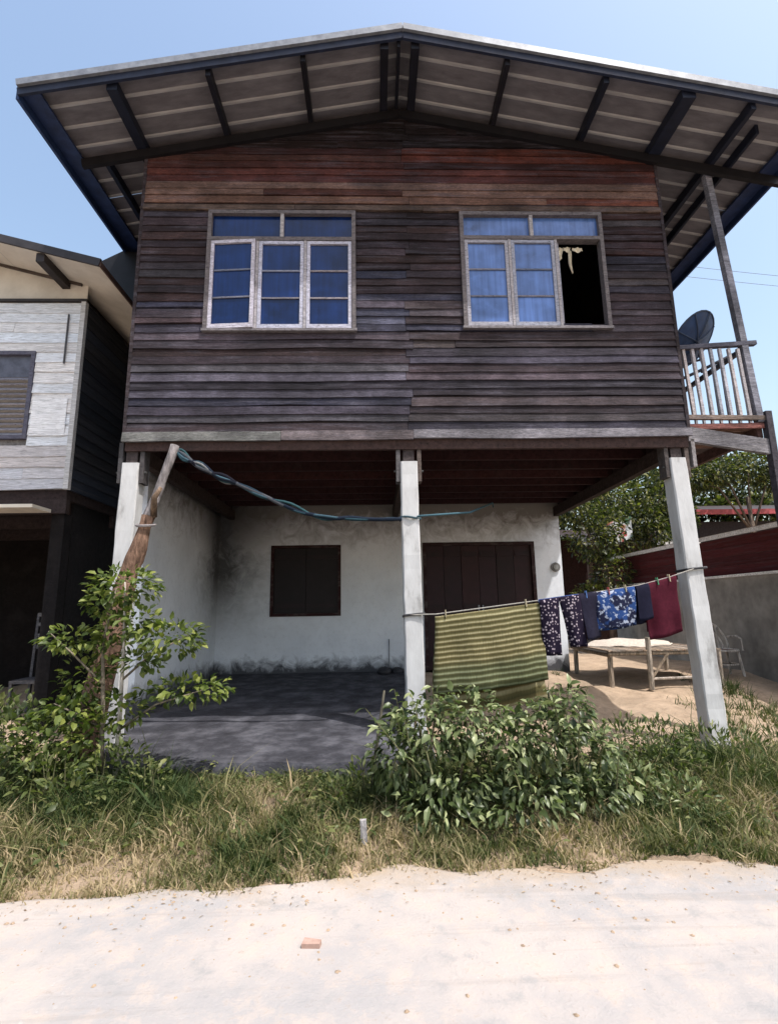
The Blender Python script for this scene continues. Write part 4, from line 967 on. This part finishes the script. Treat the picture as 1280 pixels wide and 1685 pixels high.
def grass():
    nt_, per = 26000, 14; n = nt_*per
    tx = rng.uniform(-4.6, 5.2, nt_); ty = np.where(rng.uniform(0, 1, nt_) < .62, rng.uniform(-2.35, -.4, nt_), rng.uniform(-.4, 4.2, nt_)); tr = rng.uniform(.01, .05, nt_)
    x = np.clip(np.repeat(tx, per)+rng.normal(0, 1, n)*np.repeat(tr, per), -4.9, 5.4); y = np.clip(np.repeat(ty, per)+rng.normal(0, 1, n)*np.repeat(tr, per), -2.5, 4.3); tid = np.repeat(np.arange(nt_), per); thue = rng.normal(0, .2, nt_); th = .82*rng.uniform(.5, 1.5, nt_)**1.5; tkeep = rng.uniform(0, 1, nt_)
    gx = np.arange(-5, 5.6, .06); gy = np.arange(-2.6, 4.4, .06)
    def fb(x, y, s, o):
        T = np.array([[mnoise.noise((a*s+o, b*s, o)) for a in gx] for b in gy])
        u = (x-gx[0])/.06; v = (y-gy[0])/.06; i = u.astype(int); j = v.astype(int); u -= i; v -= j
        return T[j, i]*(1-u)*(1-v)+T[j, i+1]*u*(1-v)+T[j+1, i]*(1-u)*v+T[j+1, i+1]*u*v
    edge = np.array([road_edge(a) for a in x])
    patch = fb(x, y, 1.3, 3.); patch2 = fb(x, y, 4.5, 9.)
    verge = (y > edge-.06+.16*patch2) & (y < np.where((x > -2.8) & (x < .5), -.68, -.5)+.08*patch2)
    side = (y > -.5) & (x > 2.0) & (x < 6.1)
    path = np.exp(-((x-(2.55+.42*y))/.55)**2)*(y > -.3)
    dens = np.where(verge, .82+.6*patch+.45*patch2-.22*np.exp(-((y-edge)/.2)**2), 0)
    dens = np.where(side, .42+.9*patch+.3*patch2-1.2*path-.22*np.clip(y-1, 0, 2), dens)
    dens = np.where((~verge) & (y > -.5) & (y < .0) & (x < -2.9), .7, dens)
    keep = (.35*rng.uniform(0, 1, n)+.65*tkeep[tid]) < np.clip(dens, 0, 1); x, y, patch, patch2, edge, tid = x[keep], y[keep], patch[keep], patch2[keep], edge[keep], tid[keep]; n = len(x)
    z = ground_z(x, y)-.005
    nearroad = np.exp(-(np.clip(y-edge, 0, 9)/.62)**2)
    h = th[tid]*rng.uniform(.03, .13, n)*np.where((y > -1.05) & (x > -1.6) & (x < .1), .6, 1)*(1.15-.62*nearroad)*(1+.6*np.clip(patch, -.5, 1)); tall = rng.uniform(0, 1, n) < .035; h[tall] *= 1.9
    w = rng.uniform(.002, .0055, n)*np.where(rng.uniform(0, 1, n) < .12, 2.1, 1)
    a = rng.uniform(0, 2*np.pi, n); lean = rng.uniform(.15, 1.5, n)*h; la = rng.uniform(0, 2*np.pi, n)
    dx, dy = np.cos(a)*w, np.sin(a)*w; lx, ly = np.cos(la)*lean, np.sin(la)*lean
    V = np.stack([np.stack([x-dx, y-dy, z], -1), np.stack([x+dx, y+dy, z], -1), np.stack([x-dx*.7+lx*.35, y-dy*.7+ly*.35, z+h*.6], -1), np.stack([x+dx*.7+lx*.35, y+dy*.7+ly*.35, z+h*.6], -1), np.stack([x+lx, y+ly, z+h*.95], -1)], 1).reshape(-1, 3)
    base = np.array([0, 1, 3, 2, 2, 3, 4]); li = (base[None]+5*np.arange(n)[:, None]).ravel(); lt = np.tile([4, 3], n); ls = np.concatenate([[0], np.cumsum(lt)[:-1]])
    me = bpy.data.meshes.new('grass'); me.vertices.add(len(V)); me.vertices.foreach_set('co', V.ravel()); me.loops.add(len(li)); me.loops.foreach_set('vertex_index', li.astype(np.int32))
    me.polygons.add(len(lt)); me.polygons.foreach_set('loop_start', ls.astype(np.int32)); me.polygons.foreach_set('loop_total', lt.astype(np.int32)); me.update(calc_edges=True)
    me.materials.append(MATS['grass_blade'])
    dry = np.clip(.32+.5*nearroad-.9*patch-.6*patch2+thue[tid]+rng.normal(0, .16, n), 0, .98)
    set_attr(me, 'tone', np.repeat(dry, 5).astype(np.float32)); me.validate()
    o = link('grass', me); tag(o, 'dry and green verge grass', 'grass', kind='stuff')
grass()
def ground_cover():
    n = 17000; x = rng.uniform(-3.6, 4.2, n); y = rng.uniform(-2.2, -.45, n)
    k = np.array([mnoise.noise((a*1.6+4, b*2.2, 7)) + .25*(b+1.2) + random.uniform(-.35, .35) > .02 and b > road_edge(a)+.3*random.random()+.15 for a, b in zip(x, y)]); x, y = x[k], y[k]; n = len(x)
    P = np.stack([x, y, ground_z(x, y)+rng.uniform(.0, .09, n)], -1); a = rng.uniform(0, 6.28, n); D = np.stack([np.cos(a), np.sin(a), rng.uniform(-.1, .6, n)], -1)
    o = leaves_mesh('ground_cover', P, D, rng.uniform(.015, .04, n)*rng.choice([1, 1, 1, 1.8], n), rng.uniform(0, 1, n), 'weed_leaf', None, .5, .3, .25); tag(o, 'low creeping weeds among the verge grass', 'ground cover', kind='stuff')
    n = 1400; x = rng.uniform(-3.4, 3.4, n); y = np.array([road_edge(a) for a in x])+rng.normal(.08, .2, n)
    z = np.where(y < np.array([road_edge(a) for a in x])-.04, -.186, ground_z(x, y)+.01); a = rng.uniform(0, 6.28, n)
    D = np.stack([np.cos(a), np.sin(a), rng.uniform(-.05, .25, n)], -1)
    o = leaves_mesh('leaf_litter', np.stack([x, y, z], -1), D, rng.uniform(.008, .028, n), rng.uniform(0, 1, n), 'dry_leaf', None, .25, .5, .1); tag(o, 'dry leaf litter along the road edge', 'leaf litter', kind='stuff')
leaf_mat('dry_leaf', (.16, .10, .06), (.27, .19, .12), (.40, .31, .21), .15, .8)
ground_cover()
# the object-random term would shift every blade together: use the blade tone alone for grass
gt = MATS['grass_blade'].node_tree
for nd in gt.nodes:
    if nd.type == 'OBJECT_INFO':
        for l in list(nd.outputs['Random'].links):
            sock = l.to_socket; gt.links.remove(l); sock.default_value = 0

def tree(label, base, blobs, n, size, trunk_h, r=.09):
    t = thing('tree', base, label, 'tree', 'trees behind the house'); bx, by, bz = base
    m = MB().tube([(bx, by, bz-.2), (bx+.06, by, bz+trunk_h*.5), (bx, by+.05, bz+trunk_h)], [r, r*.8, r*.55], 9); m.build('trunk', 'bark', t, (.12, .09, .07), True)
    for b in blobs:
        MB().tube([(bx, by+.03, bz+trunk_h*.75), ((bx+b[0])/2, (by+b[1])/2, (bz+trunk_h+b[2])/2), b[:3]], [r*.45, r*.3, r*.12], 6).build('limb', 'bark', t, (.12, .09, .07), True)
    P, D = crown_points(n, blobs); D2 = D*.7+rng.normal(0, .45, (n, 3)); D2[:, 2] -= .15
    o = leaves_mesh('crown', P, D2, rng.uniform(*size, n), rng.uniform(0, 1, n), 'tree_leaf', t, .45, .3, .25); tag(o, kind='stuff')
tree('bushy tree standing behind the right concrete post', (7.4, 8.6, 0), [(7.2, 8.5, 3.6, .8, .7, .55), (7.9, 8.7, 4.2, .7, .6, .5), (6.7, 8.5, 3.0, .55, .6, .5), (7.6, 8.4, 3.2, .5, .5, .4), (8.4, 8.8, 4.8, .6, .5, .4), (6.4, 8.6, 4.3, .6, .6, .5), (8.6, 8.9, 3.7, .6, .5, .5)], 6500, (.07, .15), 2.8)
tree('dark tree beside the corner of the veranda wall', (5.7, 7.2, 0), [(5.4, 7.2, 2.9, .6, .5, .6), (5.0, 7.3, 3.7, .5, .5, .45), (5.8, 7.1, 2.0, .5, .5, .5), (5.3, 7.2, 1.4, .5, .5, .45), (5.9, 7.4, 3.3, .5, .5, .5)], 4500, (.06, .14), 2.4)
tree('yellow-green tree seen under the balcony above the red fascia', (11.2, 9.4, 0), [(10.2, 9.4, 5.1, .9, .7, .42), (11.4, 9.5, 5.3, .9, .7, .45), (9.4, 9.3, 4.9, .7, .6, .35), (12.4, 9.5, 5.0, .8, .7, .4)], 4200, (.08, .17), 4.4)

tree('broad dark tree behind the rear shed', (8.5, 14.5, 0), [(6.0, 14, 3.4, 1.4, 1., 1.2), (8.0, 14.5, 4.6, 1.5, 1., 1.1), (10, 14.6, 5.4, 1.5, 1., 1.1), (7.0, 14, 5.4, 1.3, 1., .9), (9, 14, 3.4, 1.4, 1, 1.1)], 7500, (.14, .28), 3.5, .16)
tree('tall dark tree behind the far red-fascia house', (14.5, 16.5, 0), [(12, 16, 5.4, 1.6, 1., 1.3), (14, 16.5, 6.0, 1.7, 1.1, 1.4), (16, 16.5, 6.2, 1.7, 1.1, 1.4), (13.6, 15.5, 4.6, 1.6, 1, 1.2), (16, 15.6, 4.6, 1.6, 1, 1.2), (18, 16.4, 6., 1.6, 1, 1.4), (13, 16, 7.4, 1.5, 1, .9), (15.5, 16, 7.8, 1.5, 1, .9)], 9000, (.16, .32), 4.5, .18)
# small clutter
def clutter():
    st = MB().bar((-.08, -1.80, -.25), (-.09, -1.80, -.03), .04, .03, (0, 1, 0)); tag(st.build('stake', 'bark', None, (.36, .34, .34)), 'short grey wooden stake stuck in the verge grass', 'stake')
    s = MB().tube([(-.05, -1.05, -.18), (.0, -1.0, .2), (.07, -.9, .62)], [.016, .014, .010], 6); tag(s.build('stick', 'bark', None, (.07, .065, .05), True), 'thin dark stick standing at the left side of the bush', 'stick')
    b = MB().bar((-.34, -2.75, -.183), (-.26, -2.765, -.181), .05, .022, w2=.03); tag(b.build('brick_piece', 'red_brick'), 'broken piece of pinkish brick lying on the pale road', 'brick')
    # dark lumps against the veranda wall
    for k, (x, y, r, l) in enumerate(((.15, 3.75, .13, 'dark lump of debris at the wall beside the middle post'), (.38, 3.8, .11, 'small dark debris lump half behind the middle post'), (-2.72, 3.8, .08, 'small dark can in the far corner of the veranda'))):
        m = MB(); m.grid(lambda u, v: (x+r*(1+.3*mnoise.noise((u*6, v*5, k)))*math.sin(math.pi*v)*math.cos(2*math.pi*u), y+r*math.sin(math.pi*v)*math.sin(2*math.pi*u), .17+r*.45+r*.55*math.cos(math.pi*v)*(1+.5*mnoise.noise((u*4, k, v*3)))), 14, 8)
        tag(m.build('debris_lump', 'dark_paint', None, (.03, .03, .035), True), l, 'debris', 'debris on the veranda')
    # banner behind the washing
    fl = MB(); fl.grid(lambda u, v: (6.05+.75*u, 7.9, 3.35+.22*u-.55*v+.03*math.sin(7*u)), 10, 8)
    b = NB('banner_cloth'); co = b.coord((1, 1, 1), False); n = b.noise(co, 3.2, 1); c = b.ramp(n, ((.36, (.05, .12, .07)), (.44, (.55, .55, .55)), (.56, (.6, .6, .6)), (.64, (.5, .08, .08)))); b.bsdf(c, .9)
    o = fl.build('banner', 'banner_cloth'); o.modifiers.new('thickness', 'SOLIDIFY').thickness = .01
    tag(o, 'small white, red and green cloth hanging among the trees', 'cloth')
    # loose stones at the road edge
    m = MB(); 
    for k in range(900):
        x = random.uniform(-3, 3.4); y = road_edge(x)-abs(random.gauss(0, .45))+.1; r = random.choice((.003, .003, .004, .004, .005, .006, .008, .011)) ; z = -.19+r*.3 if y < road_edge(x)-.05 else float(ground_z(x, y))+r*.3
        a = [Vector((r*math.cos(q)*random.uniform(.7, 1.3), r*math.sin(q)*random.uniform(.7, 1.3), 0)) for q in np.linspace(0, 5.03, 5)]; c = Vector((x, y, z-.002))
        m.add([c+v for v in a]+[c+Vector((0, 0, r*.6)), c-Vector((0, 0, r*.6))], [(j, (j+1) % 5, 5) for j in range(5)]+[((j+1) % 5, j, 6) for j in range(5)])
    tag(m.build('gravel', 'earth'), 'loose stones along the road edge', 'gravel', kind='stuff')
clutter()
